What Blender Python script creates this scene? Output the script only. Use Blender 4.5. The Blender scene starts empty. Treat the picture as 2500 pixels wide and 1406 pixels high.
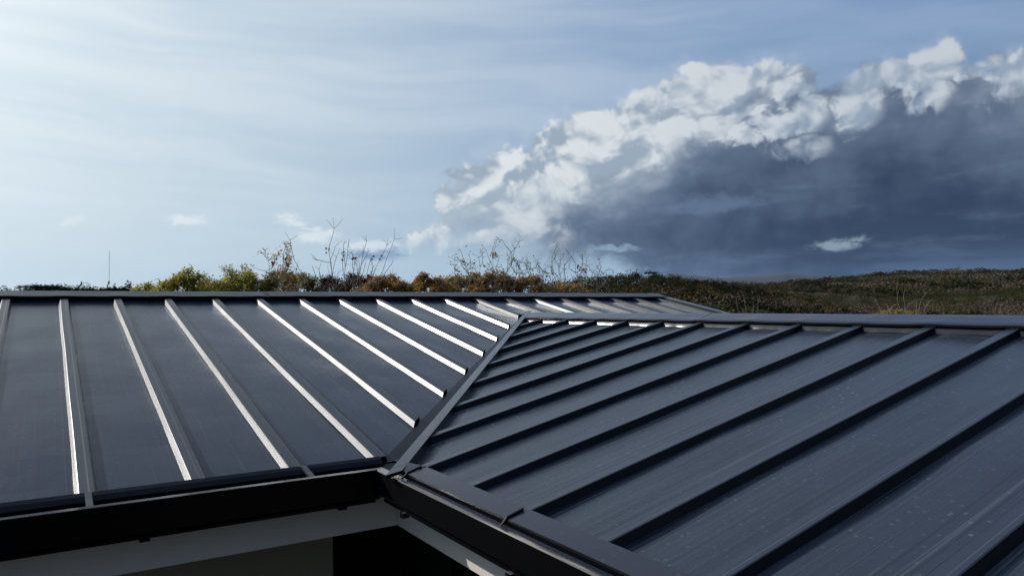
import bpy, bmesh, math, random
import numpy as np
from mathutils import Vector, Matrix, noise as mnoise

random.seed(7)
rng = np.random.default_rng(7)
sc = bpy.context.scene
col = sc.collection
U = 0.5                 # one batten bay in metres
CZ = 3.95               # camera height
# ---------------------------------------------------------------- camera
F_PX, PITCH, ROLL, PHI = 1793.05, 0.0239, -0.007, 0.568
fw = Vector((math.sin(PHI) * math.cos(PITCH), math.cos(PHI) * math.cos(PITCH), math.sin(PITCH)))
rt = Vector((math.cos(PHI), -math.sin(PHI), 0))
up = rt.cross(fw)
r2 = rt * math.cos(ROLL) + up * math.sin(ROLL)
u2 = -rt * math.sin(ROLL) + up * math.cos(ROLL)
cam_d = bpy.data.cameras.new('camera')
cam = bpy.data.objects.new('camera', cam_d)
col.objects.link(cam)
M = Matrix((r2, u2, -fw)).transposed().to_4x4()
M.translation = Vector((0, 0, CZ))
cam.matrix_world = M
cam_d.sensor_width = 36.0
cam_d.lens = 36.0 * F_PX / 2500.0
cam_d.clip_start = 0.05
cam_d.clip_end = 60000
sc.camera = cam


def azel(px, py):
    d = (fw + r2 * ((px - 1250) / F_PX) + u2 * ((703 - py) / F_PX)).normalized()
    return math.atan2(d.x, d.y), math.asin(d.z)


# ---------------------------------------------------------------- view
sc.view_settings.view_transform = 'Standard'
sc.view_settings.look = 'None'
sc.view_settings.exposure = 0.0
sc.view_settings.gamma = 1.0
sc.view_settings.use_curve_mapping = False
sc.render.engine = 'CYCLES'
sc.cycles.max_bounces = 6
sc.cycles.volume_bounces = 0
sc.cycles.use_denoising = True
sc.cycles.sample_clamp_indirect = 4.0

# ---------------------------------------------------------------- sun
SUN_AZ = math.radians(-29.5)     # from +Y towards +X
SUN_EL = math.radians(25.5)
sdir = Vector((math.sin(SUN_AZ) * math.cos(SUN_EL), math.cos(SUN_AZ) * math.cos(SUN_EL), math.sin(SUN_EL)))
sd = bpy.data.lights.new('sun', 'SUN')
sd.energy = 5.0
sd.angle = math.radians(0.53)
sd.color = (1.0, 0.96, 0.92)
so = bpy.data.objects.new('sun', sd)
so.rotation_euler = sdir.to_track_quat('Z', 'Y').to_euler()
so.location = (0, 0, 60)
col.objects.link(so)


# ---------------------------------------------------------------- node helper
class T:
    """builds a node tree from expressions"""
    def __init__(s, nt):
        s.nt = nt

    def n(s, typ, **kw):
        nd = s.nt.nodes.new(typ)
        for k, v in kw.items():
            setattr(nd, k, v)
        return nd

    def put(s, sock, v):
        if isinstance(v, E):
            s.nt.links.new(v.o, sock)
        elif isinstance(v, bpy.types.NodeSocket):
            s.nt.links.new(v, sock)
        else:
            sock.default_value = v

    def math(s, op, a, b=None, c=None, clamp=False):
        nd = s.n('ShaderNodeMath', operation=op, use_clamp=clamp)
        s.put(nd.inputs[0], a)
        if b is not None:
            s.put(nd.inputs[1], b)
        if c is not None:
            s.put(nd.inputs[2], c)
        return E(s, nd.outputs[0])

    def sstep(s, x, a, b, lo=0.0, hi=1.0):
        nd = s.n('ShaderNodeMapRange', interpolation_type='SMOOTHSTEP')
        for i, v in enumerate((x, a, b, lo, hi)):
            s.put(nd.inputs[i], v)
        return E(s, nd.outputs[0])

    def lin(s, x, a, b, lo=0.0, hi=1.0):
        nd = s.n('ShaderNodeMapRange', interpolation_type='LINEAR')
        for i, v in enumerate((x, a, b, lo, hi)):
            s.put(nd.inputs[i], v)
        return E(s, nd.outputs[0])

    def vec(s, x, y, z):
        nd = s.n('ShaderNodeCombineXYZ')
        s.put(nd.inputs[0], x); s.put(nd.inputs[1], y); s.put(nd.inputs[2], z)
        return E(s, nd.outputs[0])

    def sep(s, v):
        nd = s.n('ShaderNodeSeparateXYZ')
        s.put(nd.inputs[0], v)
        return [E(s, o) for o in nd.outputs]

    def noise(s, v, scale=1.0, detail=4.0, rough=0.5, dist=0.0, lac=2.0, dim='3D', typ=None):
        nd = s.n('ShaderNodeTexNoise', noise_dimensions=dim)
        if typ:
            nd.noise_type = typ
        if dim == '1D':
            s.put(nd.inputs['W'], v)
        else:
            s.put(nd.inputs['Vector'], v)
        nd.inputs['Scale'].default_value = scale
        nd.inputs['Detail'].default_value = detail
        nd.inputs['Roughness'].default_value = rough
        nd.inputs['Lacunarity'].default_value = lac
        nd.inputs['Distortion'].default_value = dist
        return E(s, nd.outputs[0])

    def voro(s, v, scale=1.0, feature='F1', rnd=1.0, dim='3D'):
        nd = s.n('ShaderNodeTexVoronoi', feature=feature, voronoi_dimensions=dim)
        s.put(nd.inputs['Vector'], v)
        nd.inputs['Scale'].default_value = scale
        nd.inputs['Randomness'].default_value = rnd
        return E(s, nd.outputs['Distance']), nd

    def mix(s, f, a, b):
        nd = s.n('ShaderNodeMix', data_type='RGBA')
        s.put(nd.inputs[0], f)
        s.put(nd.inputs[6], a if not isinstance(a, tuple) else (*a, 1.0))
        s.put(nd.inputs[7], b if not isinstance(b, tuple) else (*b, 1.0))
        return E(s, nd.outputs[2])

    def mulc(s, a, b):
        nd = s.n('ShaderNodeMix', data_type='RGBA', blend_type='MULTIPLY')
        nd.inputs[0].default_value = 1.0
        s.put(nd.inputs[6], a if not isinstance(a, tuple) else (*a, 1.0))
        s.put(nd.inputs[7], b if not isinstance(b, tuple) else (*b, 1.0))
        return E(s, nd.outputs[2])

    def addc(s, a, b, f=1.0):
        nd = s.n('ShaderNodeMix', data_type='RGBA', blend_type='ADD')
        s.put(nd.inputs[0], f)
        s.put(nd.inputs[6], a if not isinstance(a, tuple) else (*a, 1.0))
        s.put(nd.inputs[7], b if not isinstance(b, tuple) else (*b, 1.0))
        return E(s, nd.outputs[2])

    def curve(s, x, pts, x0, x1, y0, y1):
        """piecewise smooth function of x through pts"""
        t = s.lin(x, x0, x1)
        nd = s.n('ShaderNodeFloatCurve')
        cv = nd.mapping.curves[0]
        pts = sorted(((p[0] - x0) / (x1 - x0), (p[1] - y0) / (y1 - y0)) for p in pts)
        cv.points[0].location = pts[0]
        cv.points[1].location = pts[-1]
        for p in pts[1:-1]:
            cv.points.new(*p)
        nd.mapping.update()
        s.put(nd.inputs['Value'], t)
        return E(s, nd.outputs[0]) * (y1 - y0) + y0


class E:
    def __init__(s, t, o):
        s.t = t; s.o = o
    def __add__(a, b): return a.t.math('ADD', a, b)
    __radd__ = __add__
    def __sub__(a, b): return a.t.math('SUBTRACT', a, b)
    def __rsub__(a, b): return a.t.math('SUBTRACT', b, a)
    def __mul__(a, b): return a.t.math('MULTIPLY', a, b)
    __rmul__ = __mul__
    def __truediv__(a, b): return a.t.math('DIVIDE', a, b)
    def max(a, b): return a.t.math('MAXIMUM', a, b)
    def min(a, b): return a.t.math('MINIMUM', a, b)
    def clamp(a): return a.t.math('ADD', a, 0.0, clamp=True)
    def pow(a, b): return a.t.math('POWER', a, b)


def srgb(r, g, b):
    f = lambda c: (c / 255 / 12.92) if c <= 10 else ((c / 255 + 0.055) / 1.055) ** 2.4
    return (f(r), f(g), f(b))


# ---------------------------------------------------------------- world / sky
SKY = 0.1
world = bpy.data.worlds.new('World')
sc.world = world
world.use_nodes = True
wn = world.node_tree
wn.nodes.clear()
t = T(wn)
wout = t.n('ShaderNodeOutputWorld')
bg = t.n('ShaderNodeBackground')
bg.inputs['Strength'].default_value = SKY
wn.links.new(bg.outputs[0], wout.inputs[0])
sky = t.n('ShaderNodeTexSky', sky_type='NISHITA', sun_disc=False)
sky.sun_elevation = SUN_EL
sky.sun_rotation = SUN_AZ
sky.altitude = 300
sky.air_density = 1.0
sky.dust_density = 1.0
sky.ozone_density = 1.5
gen = t.n('ShaderNodeTexCoord').outputs['Generated']
dx, dy, dz = t.sep(gen)
az = t.math('ARCTAN2', dx, dy) * 10.0
el = t.math('ARCSINE', dz) * 10.0
K = 1.0 / SKY        # cloud radiances below are given as they appear at exposure 0


def P(px, py):
    a, e = azel(px, py)
    return a * 10, e * 10


# --- thin high veil of cirrus, thick towards the sun
def C(r, g, b):
    return tuple(K * c for c in srgb(r, g, b))


warp = t.noise(t.vec(dx * 2.0, dy * 2.0, dz * 4.0), 1.3, 3, 0.5) - 0.5
tilt = (dx - dy) * 1.1
cdir2 = t.vec(dx * 2.0 + warp * 0.8, dy * 2.0 - warp * 0.5, dz * 17.0 + warp * 1.6 + tilt * 0.45)
ci = t.noise(cdir2, 1.0, 7, 0.50)
ci_f = t.noise(t.vec(dx * 6 + warp * 2, dy * 6, dz * 70.0 + warp * 5 + tilt * 2), 1.0, 5, 0.6)
streak = t.sstep(ci * 0.80 + ci_f * 0.20, 0.36, 0.64)
cosun = dx * sdir.x + dy * sdir.y + dz * sdir.z
ang = t.math('ARCCOSINE', t.math('MINIMUM', cosun, 0.99999))
low = t.math('EXPONENT', t.math('ABSOLUTE', el) * -0.55)
# clear air between the streaks: bright towards the sun, deep blue away from it
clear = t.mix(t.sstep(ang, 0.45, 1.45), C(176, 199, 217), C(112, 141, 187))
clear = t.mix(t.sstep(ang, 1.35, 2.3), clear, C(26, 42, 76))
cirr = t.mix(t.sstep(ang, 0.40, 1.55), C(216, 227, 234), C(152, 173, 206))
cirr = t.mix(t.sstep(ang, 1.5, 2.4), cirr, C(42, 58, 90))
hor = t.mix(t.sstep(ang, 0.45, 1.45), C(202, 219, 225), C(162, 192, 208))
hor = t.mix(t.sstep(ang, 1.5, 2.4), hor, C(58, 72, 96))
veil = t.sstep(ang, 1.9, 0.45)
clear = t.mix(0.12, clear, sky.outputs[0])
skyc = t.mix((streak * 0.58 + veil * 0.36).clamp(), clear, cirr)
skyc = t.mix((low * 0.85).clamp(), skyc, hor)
near2 = t.math('EXPONENT', ang * -6.0)
glow = t.vec(near2 * (K * 2.6), near2 * (K * 2.5), near2 * (K * 2.3))
skyc = t.addc(skyc, glow)

# --- the big cumulus bank
ndir = t.vec(dx * 10.0, dy * 10.0, dz * 12.0)


def vnoise(v, scale, detail):
    nd = t.n('ShaderNodeTexNoise')
    t.put(nd.inputs['Vector'], v)
    nd.inputs['Scale'].default_value = scale
    nd.inputs['Detail'].default_value = detail
    return nd.outputs['Color']


def warpv(v, c, amt):
    wv = t.n('ShaderNodeVectorMath', operation='MULTIPLY_ADD')
    t.put(wv.inputs[0], c)
    wv.inputs[1].default_value = (amt, amt, amt)
    t.put(wv.inputs[2], v)
    return E(t, wv.outputs[0])


def offv(v, o):
    a = t.n('ShaderNodeVectorMath', operation='ADD')
    t.put(a.inputs[0], v)
    a.inputs[1].default_value = o
    return E(t, a.outputs[0])


nd_w = warpv(warpv(ndir, vnoise(ndir, 0.8, 2), 0.8), vnoise(ndir, 3.2, 4), 0.16)


def puffs(v, scale, detail, rough):
    nd = t.n('ShaderNodeTexVoronoi', feature='F1', voronoi_dimensions='3D')
    t.put(nd.inputs['Vector'], v)
    nd.inputs['Scale'].default_value = scale
    nd.inputs['Detail'].default_value = detail
    nd.inputs['Roughness'].default_value = rough
    return 1.0 - E(t, nd.outputs['Distance'])


def billow(v):
    """cauliflower height field, roughly -0.5 .. 0.5"""
    return (puffs(v, 1.15, 3.0, 0.55) - 0.02) * 1.05 + (t.noise(v, 1.3, 9, 0.55) - 0.5) * 0.8


bil = billow(nd_w)
Lx = Vector((sdir.x, sdir.y, 0)).normalized()
bil2 = billow(offv(nd_w, tuple(Lx * 0.13 + Vector((0, 0, 0.17)))))
relief = bil - bil2                                  # > 0 where the surface faces the light
fine = t.noise(nd_w, 3.4, 7, 0.62)

top_px = [(1015, 590), (1060, 550), (1078, 470), (1096, 412), (1145, 380), (1210, 368), (1290, 366), (1318, 330), (1350, 288), (1400, 268), (1455, 262), (1500, 240),
          (1560, 222), (1640, 190), (1700, 156), (1790, 143), (1880, 152), (1960, 172), (2010, 196), (2070, 180), (2120, 156),
          (2200, 126), (2290, 112), (2350, 144), (2410, 160), (2460, 138), (2500, 132)]
tp = [P(*p) for p in top_px]
x0c, x1c = tp[0][0] - 1.2, 30.0
top_pts = [(x0c, -0.6), (tp[0][0] - 0.5, 0.55)] + tp + [(13.0, 4.2), (15, 4.8), (18, 5.2), (22, 4.8), (26, 3.0), (30.0, -0.6)]
azw = az + bil * 0.55 * t.sstep(az, 4.2, 2.2) + (fine - 0.5) * 0.7
vtop = t.curve(azw, top_pts, x0c, x1c, -0.6, 5.6)
bot_px = [(1000, 606), (1080, 612), (1200, 632), (1320, 650), (1450, 672), (1560, 700)]
bp = [P(*p) for p in bot_px]
vbot = t.curve(azw, [(bp[0][0] - 1, bp[0][1])] + bp + [(bp[-1][0] + 1.5, -1.5)], bp[0][0] - 1, bp[-1][0] + 1.5, -1.5, 1.5)
D = vtop - el                                        # depth below the crown line
Dn = D + bil * 0.30 + (fine - 0.5) * 0.10
mask = t.sstep(Dn, -0.03, 0.08)
soft = t.sstep(Dn, -0.35, 0.35) * 0.28               # thin fringe round the bank
maskb = t.sstep(el - vbot + bil * 0.30 + (fine - 0.5) * 0.35, -0.10, 0.45)
mask = mask.max(soft) * maskb

# where the bank catches the light
blobs = [(1375, 335, 90, 100, 1.0), (1470, 320, 100, 100, 1.0), (1540, 300, 110, 90, .95), (1660, 225, 110, 70, .9), (1850, 200, 70, 40, .6), (1560, 375, 70, 42, 1.0), (1600, 255, 100, 75, .95), (1720, 210, 100, 70, .95),
         (1800, 180, 80, 45, .9), (1215, 405, 110, 55, .95), (1140, 425, 70, 35, .85), (1270, 400, 70, 50, .8), (1935, 215, 40, 32, .85), (1905, 162, 50, 18, .6),
         (1870, 315, 58, 28, .95), (1965, 285, 38, 36, .8), (2085, 255, 44, 60, .85), (2110, 190, 50, 34, .75), (2225, 165, 75, 50, .88),
         (2265, 230, 40, 40, .7), (2300, 140, 55, 35, .8), (2395, 165, 40, 30, .7), (2475, 175, 60, 50, .8), (1432, 420, 36, 18, .8), (1745, 335, 50, 16, .5),
         (1950, 375, 60, 30, .5), (1240, 510, 140, 50, .40), (1110, 572, 120, 34, .50), (1260, 595, 140, 30, .36), (1700, 280, 130, 60, .62), (1450, 390, 130, 50, .7),
         (1330, 450, 150, 40, .45), (1180, 480, 110, 50, .55), (1240, 560, 190, 50, .38), (1090, 590, 110, 22, .50)]
fld = None
wz = t.vec(az + (fine - 0.5) * 0.55 + bil * 0.22, el + bil2 * 0.22 + (fine - 0.5) * 0.35, 0.0)
for (bx, by, sx_, sy_, w) in blobs:
    c = P(bx, by)
    k = 10.0 / F_PX
    v = t.n('ShaderNodeVectorMath', operation='SUBTRACT')
    t.put(v.inputs[0], wz)
    v.inputs[1].default_value = (c[0], c[1], 0)
    v2 = t.n('ShaderNodeVectorMath', operation='MULTIPLY')
    t.put(v2.inputs[0], v.outputs[0])
    v2.inputs[1].default_value = (1 / (sx_ * k), 1 / (sy_ * k), 0)
    l = t.n('ShaderNodeVectorMath', operation='LENGTH')
    t.put(l.inputs[0], v2.outputs[0])
    g = t.sstep(E(t, l.outputs['Value']), 1.75, 0.45) * w
    fld = g if fld is None else fld.max(g)
lit = t.sstep(fld * (1.0 + bil * 0.35 + relief * 0.40) + (fine - 0.5) * 0.40, 0.10, 0.72)
# underside tone of the bank, darker to the right and low down
xa = t.sstep(az, P(1050, 400)[0], P(2250, 400)[0])
big = t.noise(t.vec(dx * 4, dy * 4, dz * 13), 1.0, 4, 0.5) - 0.5
under = (xa * 0.46 + t.sstep(D, 0.05, 2.3) * 0.60 + big * 0.42 - relief * 0.10 - bil * 0.10 - 0.04).clamp()
ucol = t.mix(t.sstep(under, 0.10, 0.62), C(172, 186, 200), C(96, 112, 136))
ucol = t.mix(t.sstep(under, 0.42, 1.08), ucol, C(40, 53, 78))
lowband = t.sstep(el, 0.75, 0.30) * t.sstep(t.noise(t.vec(dx * 6, dy * 6, dz * 55), 1.0, 6, 0.6), 0.40, 0.68)
ucol = t.mix(lowband * 0.5, ucol, C(92, 116, 144))
wb = t.sstep(t.noise(t.vec(dx * 7, dy * 7, dz * 38 + 3.0), 1.0, 6, 0.6), 0.52, 0.72) * t.sstep(el, 2.6, 1.4)
ucol = t.mix(wb * 0.22, ucol, C(120, 140, 164))
lcol = t.mix(t.sstep(relief * 1.9 + (fine - 0.5) * 1.1 + bil * 0.55, -0.70, 0.50), C(156, 172, 188), C(226, 231, 233))
lcol = t.mix(xa * 0.42, lcol, C(140, 156, 180))
ccol = t.mix(lit, ucol, lcol)
skyc = t.mix(mask * t.lin(el, -0.2, 0.1), skyc, ccol)


# --- a few small clouds lower down
def wisp(c, px, py, w, h, colr, amt, sc_=1.0):
    cx, cy = P(px, py)
    k = 10.0 / F_PX
    du = (az - cx + (fine - 0.5) * 0.5) / (w * k)
    dv = (el - cy + (fine - 0.5) * 0.22 + bil * 0.05) / (h * k)
    r = t.math('SQRT', du * du + dv * dv)
    nz = t.noise(t.vec(az * 3.0 * sc_ + px, el * 8.0 * sc_, py * 0.01), 1.0, 8, 0.66, 0.6)
    m = t.sstep((1.0 - r) * 0.9 + (nz - 0.5) * 2.2, -0.10, 0.75) * t.sstep(r, 1.5, 0.5)
    return t.mix(m * amt, c, C(*colr))


skyc = wisp(skyc, 915, 617, 100, 24, (132, 160, 192), 1.0)
skyc = wisp(skyc, 905, 600, 95, 20, (228, 236, 240), 0.72)
skyc = wisp(skyc, 760, 572, 75, 26, (230, 238, 241), 0.72)
skyc = wisp(skyc, 708, 536, 50, 22, (230, 238, 241), 0.72)
skyc = wisp(skyc, 450, 540, 50, 15, (232, 239, 242), 0.72)
skyc = wisp(skyc, 175, 538, 28, 11, (232, 239, 242), 0.5)
skyc = wisp(skyc, 2050, 597, 75, 17, (140, 158, 172), 0.9)
skyc = wisp(skyc, 1500, 607, 75, 11, (150, 176, 198), 0.7)
skyc = wisp(skyc, 1380, 650, 90, 14, (160, 184, 204), 0.7)
skyc = wisp(skyc, 1720, 505, 170, 26, (104, 124, 152), 0.55)
# below the horizon the sky dome is dull earth-bounce colour
skyc = t.mix(t.lin(dz, -0.02, -0.10), skyc, tuple(K * c for c in (0.035, 0.035, 0.03)))
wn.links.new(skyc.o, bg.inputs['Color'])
world.cycles.sampling_method = 'MANUAL'
world.cycles.sample_map_resolution = 1024

# ---------------------------------------------------------------- mesh helpers
def mesh_obj(name, verts, faces, mat=None, parent=None, uvs=None, smooth=False):
    me = bpy.data.meshes.new(name)
    me.from_pydata([tuple(v) for v in verts], [], faces)
    if uvs is not None:
        uv = me.uv_layers.new(name='UVMap')
        li = np.empty(len(me.loops), dtype=np.int32)
        me.loops.foreach_get('vertex_index', li)
        uv.data.foreach_set('uv', np.asarray(uvs, dtype=np.float32)[li].ravel())
    if mat:
        me.materials.append(mat)
    if smooth:
        me.polygons.foreach_set('use_smooth', [True] * len(me.polygons))
    me.update()
    o = bpy.data.objects.new(name, me)
    col.objects.link(o)
    if parent:
        o.parent = parent
    return o


def fast_mesh(name, V, Fq, mats, matidx=None, smooth=False):
    """V (n,3), Fq (m,k) all same size faces"""
    me = bpy.data.meshes.new(name)
    V = np.asarray(V, dtype=np.float32); Fq = np.asarray(Fq, dtype=np.int32)
    k = Fq.shape[1]
    me.vertices.add(len(V)); me.vertices.foreach_set('co', V.ravel())
    me.loops.add(Fq.size); me.loops.foreach_set('vertex_index', Fq.ravel())
    me.polygons.add(len(Fq))
    me.polygons.foreach_set('loop_start', np.arange(0, Fq.size, k, dtype=np.int32))
    me.polygons.foreach_set('loop_total', np.full(len(Fq), k, dtype=np.int32))
    for m in mats:
        me.materials.append(m)
    if matidx is not None:
        me.polygons.foreach_set('material_index', np.asarray(matidx, dtype=np.int32))
    if smooth:
        me.polygons.foreach_set('use_smooth', np.ones(len(Fq), dtype=bool))
    me.update(calc_edges=True)
    me.validate()
    return me


def empty(name, loc, label=None, cat=None, group=None):
    o = bpy.data.objects.new(name, None)
    o.location = loc
    o.empty_display_size = 0.3
    col.objects.link(o)
    if label: o['label'] = label
    if cat: o['category'] = cat
    if group: o['group'] = group
    return o


def tag(o, label=None, cat=None, group=None, kind=None):
    if label: o['label'] = label
    if cat: o['category'] = cat
    if group: o['group'] = group
    if kind: o['kind'] = kind
    return o


# ---------------------------------------------------------------- materials
def new_mat(name):
    m = bpy.data.materials.new(name)
    m.use_nodes = True
    m.node_tree.nodes.clear()
    tt = T(m.node_tree)
    out = tt.n('ShaderNodeOutputMaterial')
    b = tt.n('ShaderNodeBsdfPrincipled')
    m.node_tree.links.new(b.outputs[0], out.inputs[0])
    return m, tt, b, out


def metal_paint(name, base=(0.021, 0.029, 0.047), rough=0.24, lines=1.0, dust=1.0, spots=1.0, spec=0.5, ior=1.27, clean=(0.007, 0.008, 0.011), ior_side=None):
    m, tt, b, out = new_mat(name)
    uv = tt.n('ShaderNodeUVMap').outputs[0]
    u_, v_, _ = tt.sep(uv)
    obn = tt.n('ShaderNodeObjectInfo').outputs['Random']
    rnd = E(tt, obn)
    # long faint mill lines running up the sheet
    ln = tt.noise(tt.vec(u_ * 55.0 + rnd * 40.0, v_ * 0.25, rnd * 9.0), 1.0, 4, 0.65)
    ln2 = tt.noise(tt.vec(u_ * 24.0 + rnd * 90.0, v_ * 0.06, 3.0), 1.0, 1, 0.5)
    groove = tt.sstep(tt.math('ABSOLUTE', ln2 - 0.5), 0.0, 0.025)         # thin lines where it crosses .5
    pale = tt.sstep(tt.math('ABSOLUTE', tt.noise(tt.vec(u_ * 17.0 + rnd * 31.0, v_ * 0.05, 8.0), 1.0, 1, 0.5) - 0.47), 0.012, 0.0)
    # dust: broad cloudy patches, rain spots, scuffs
    cloud = tt.noise(tt.vec(u_ * 2.2 + rnd * 20.0, v_ * 1.4, 1.0), 1.0, 5, 0.6)
    patch = tt.sstep(tt.noise(tt.vec(u_ * 0.9 + rnd * 13.0, v_ * 0.7, 5.0), 1.0, 2, 0.5), 0.44, 0.66)
    vd, vn = tt.voro(tt.vec(u_ * 26.0 + rnd * 70.0, v_ * 26.0, 0.0), 1.0, dim='2D')
    cellr = tt.sep(vn.outputs['Color'])[0]
    spot = tt.sstep(vd, 0.26, 0.12) * tt.sstep(cellr, 0.70, 1.0) * (patch * 0.8 + 0.2)
    vd2, vn2 = tt.voro(tt.vec(u_ * 75.0 + rnd * 30.0, v_ * 75.0, 0.0), 1.0, dim='2D')
    spot2 = tt.sstep(vd2, 0.30, 0.14) * tt.sstep(tt.sep(vn2.outputs['Color'])[1], 0.62, 0.95)
    scuff = tt.sstep(tt.noise(tt.vec(u_ * 18.0 + rnd * 15.0, v_ * 42.0, 2.0), 1.0, 5, 0.7, 1.6), 0.60, 0.74) * \
        tt.sstep(tt.noise(tt.vec(u_ * 1.9 + rnd * 8.0, v_ * 1.6, 7.0), 1.0, 2, 0.5), 0.55, 0.68)
    d = (cloud * 0.09 + spot * 0.60 * spots + spot2 * 0.10 * spots + scuff * 0.35 * spots + pale * 0.35 * lines).clamp() * dust
    # dust settles on faces that look up; steep faces stay the clean dark paint
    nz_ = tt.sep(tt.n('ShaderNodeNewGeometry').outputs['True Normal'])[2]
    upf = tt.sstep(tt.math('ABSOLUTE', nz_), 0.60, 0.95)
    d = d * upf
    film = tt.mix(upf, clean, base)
    colr = tt.mix(d, film, (0.13, 0.15, 0.175))
    colr = tt.mix((1.0 - groove) * 0.55 * lines, colr, (0.004, 0.005, 0.007))
    tt.put(b.inputs['Base Color'], colr)
    tt.put(b.inputs['Roughness'], (cloud * 0.16 + (rough - 0.08) + d * 0.22 + (ln - 0.5) * 0.10 * lines).clamp())
    b.inputs['Specular IOR Level'].default_value = spec
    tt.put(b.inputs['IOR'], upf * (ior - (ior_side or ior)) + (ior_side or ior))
    bp_ = tt.n('ShaderNodeBump')
    bp_.inputs['Strength'].default_value = 0.35
    bp_.inputs['Distance'].default_value = 0.0012
    oil = tt.noise(tt.vec(u_ * 3.0 + rnd * 11.0, v_ * 1.1, rnd * 5.0), 1.0, 2, 0.5)
    tt.put(bp_.inputs['Height'], ln * 0.28 * lines + groove * 0.55 * lines + oil * 18.0)
    tt.put(b.inputs['Normal'], bp_.outputs[0])
    return m


M_PAN = metal_paint('roof_sheet_paint', lines=0.55, ior=1.275, spots=1.05, base=(0.020, 0.026, 0.039))
M_PANA = metal_paint('left_roof_sheet_paint', lines=0.30, ior=1.16, spots=0.35, base=(0.022, 0.031, 0.053))
M_RIB = metal_paint('rib_paint', rough=0.37, lines=0.2, dust=0.8, spots=0.5, spec=0.5, ior=1.26, ior_side=1.95, base=(0.020, 0.026, 0.038))
M_RIBB = metal_paint('right_rib_paint', rough=0.28, lines=0.2, dust=0.8, spots=0.5, spec=0.5, ior=1.30, base=(0.022, 0.028, 0.042))
M_FLASH = metal_paint('flashing_paint', base=(0.019, 0.022, 0.034), rough=0.22, lines=0.0, dust=0.6, spots=0.6, spec=0.5, ior=1.27)
M_FLASHA = metal_paint('flashing_paint_shaded', base=(0.008, 0.009, 0.017), rough=0.24, lines=0.0, dust=0.4, spots=0.5, spec=0.5, ior=1.13)  # same flashing paint, its dimmer reflection put into a darker base and IOR
M_GUT = metal_paint('gutter_paint', base=(0.015, 0.017, 0.026), rough=0.32, lines=0.0, dust=0.35, spots=0.5, clean=(0.003, 0.003, 0.004), spec=0.5, ior=1.15)
M_CLOSE = metal_paint('closure_paint', base=(0.034, 0.038, 0.052), rough=0.16, lines=0.0, dust=0.3, spots=0.3, spec=0.5, ior=1.5)

M_SEAL, tt, b, _ = new_mat('black_sealant')
b.inputs['Base Color'].default_value = (0.008, 0.008, 0.009, 1)
b.inputs['Roughness'].default_value = 0.35

M_PLASTER, tt, b, _ = new_mat('white_plaster')
obc = tt.n('ShaderNodeTexCoord').outputs['Object']
n1 = tt.noise(obc, 2.0, 5, 0.6)
n2 = tt.noise(obc, 160.0, 3, 0.6)
tt.put(b.inputs['Base Color'], tt.mix(n1 * 0.5, (0.60, 0.56, 0.50), (0.50, 0.465, 0.41)))
b.inputs['Roughness'].default_value = 0.85
bb = tt.n('ShaderNodeBump'); bb.inputs['Strength'].default_value = 0.5; bb.inputs['Distance'].default_value = 0.002
tt.put(bb.inputs['Height'], n2); tt.put(b.inputs['Normal'], bb.outputs[0])

M_WALL, tt, b, _ = new_mat('beige_wall')
obc = tt.n('ShaderNodeTexCoord').outputs['Object']
tt.put(b.inputs['Base Color'], tt.mix(tt.noise(obc, 1.5, 5, 0.6), (0.30, 0.27, 0.20), (0.22, 0.20, 0.15)))
b.inputs['Roughness'].default_value = 0.9
bb = tt.n('ShaderNodeBump'); bb.inputs['Strength'].default_value = 0.4; bb.inputs['Distance'].default_value = 0.002
tt.put(bb.inputs['Height'], tt.noise(obc, 120.0, 3, 0.6)); tt.put(b.inputs['Normal'], bb.outputs[0])

M_DARK, tt, b, _ = new_mat('frame_and_unlit_wall_paint')
b.inputs['Base Color'].default_value = (0.03, 0.028, 0.022, 1)
b.inputs['Roughness'].default_value = 0.5
M_GLASS, tt, b, _ = new_mat('dark_door_glass')
b.inputs['Base Color'].default_value = (0.004, 0.004, 0.005, 1)
b.inputs['Roughness'].default_value = 0.08

# ---------------------------------------------------------------- house geometry (in bays, camera at origin)
yA, zA, sA = 8.2237, -1.7683, 0.2000
xB, zB, sB = 3.4558, -1.7252, 0.2184
X0A, Y0B = 0.2658, 14.1574
RIDGE_A, RIDGE_B = 18.72, 10.38          # ridge lines (Y of wing A, X of wing B)
CLA, CLB = 18.19, 9.895                  # where the ribs stop at the closure
HR = 0.075                               # rib height
A_X0, A_X1 = -7.9, 17.9
B_Y0, B_Y1 = -5.0, 16.2
nA = Vector((0, -sA, 1)).normalized()
nB = Vector((-sB, 0, 1)).normalized()


def W(v):
    return (v[0] * U, v[1] * U, v[2] * U + CZ)


def pA(x, y, h=0.0):
    return Vector((x, y, zA + sA * (y - yA))) + nA * h


def pB(x, y, h=0.0):
    return Vector((x, y, zB + sB * (x - xB))) + nB * h


def line2(p, q, t_):
    """y on line p-q at x=t_"""
    return p[1] + (q[1] - p[1]) * (t_ - p[0]) / (q[0] - p[0])


VL = ((3.464, 8.296), (10.479, 16.033))      # left edge of the valley strip on slope A
VC = ((3.2054, 7.4535), (10.4057, 15.6904))  # middle fold
VR = ((3.3793, 7.4200), (10.4759, 15.5878))  # right edge of the raised band

base_loc = Vector((3.46 * U, 8.1 * U, 0.0))
house = empty('house', base_loc, 'single storey white house under a charcoal standing seam metal roof of two wings', 'house')


def add(name, verts, faces, mat, parent=house, uvs=None, smooth=False, origin=None):
    vs = [Vector(W(v)) for v in verts]
    if origin is None:
        c = sum(vs, Vector()) / len(vs)
    else:
        c = Vector(origin)
    o = mesh_obj(name, [v - c for v in vs], faces, mat, None, uvs, smooth)
    o.parent = parent
    pl = Vector((0, 0, 0))
    p = parent
    while p is not None:
        pl += p.location
        p = p.parent
    o.location = c - pl
    return o


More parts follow.
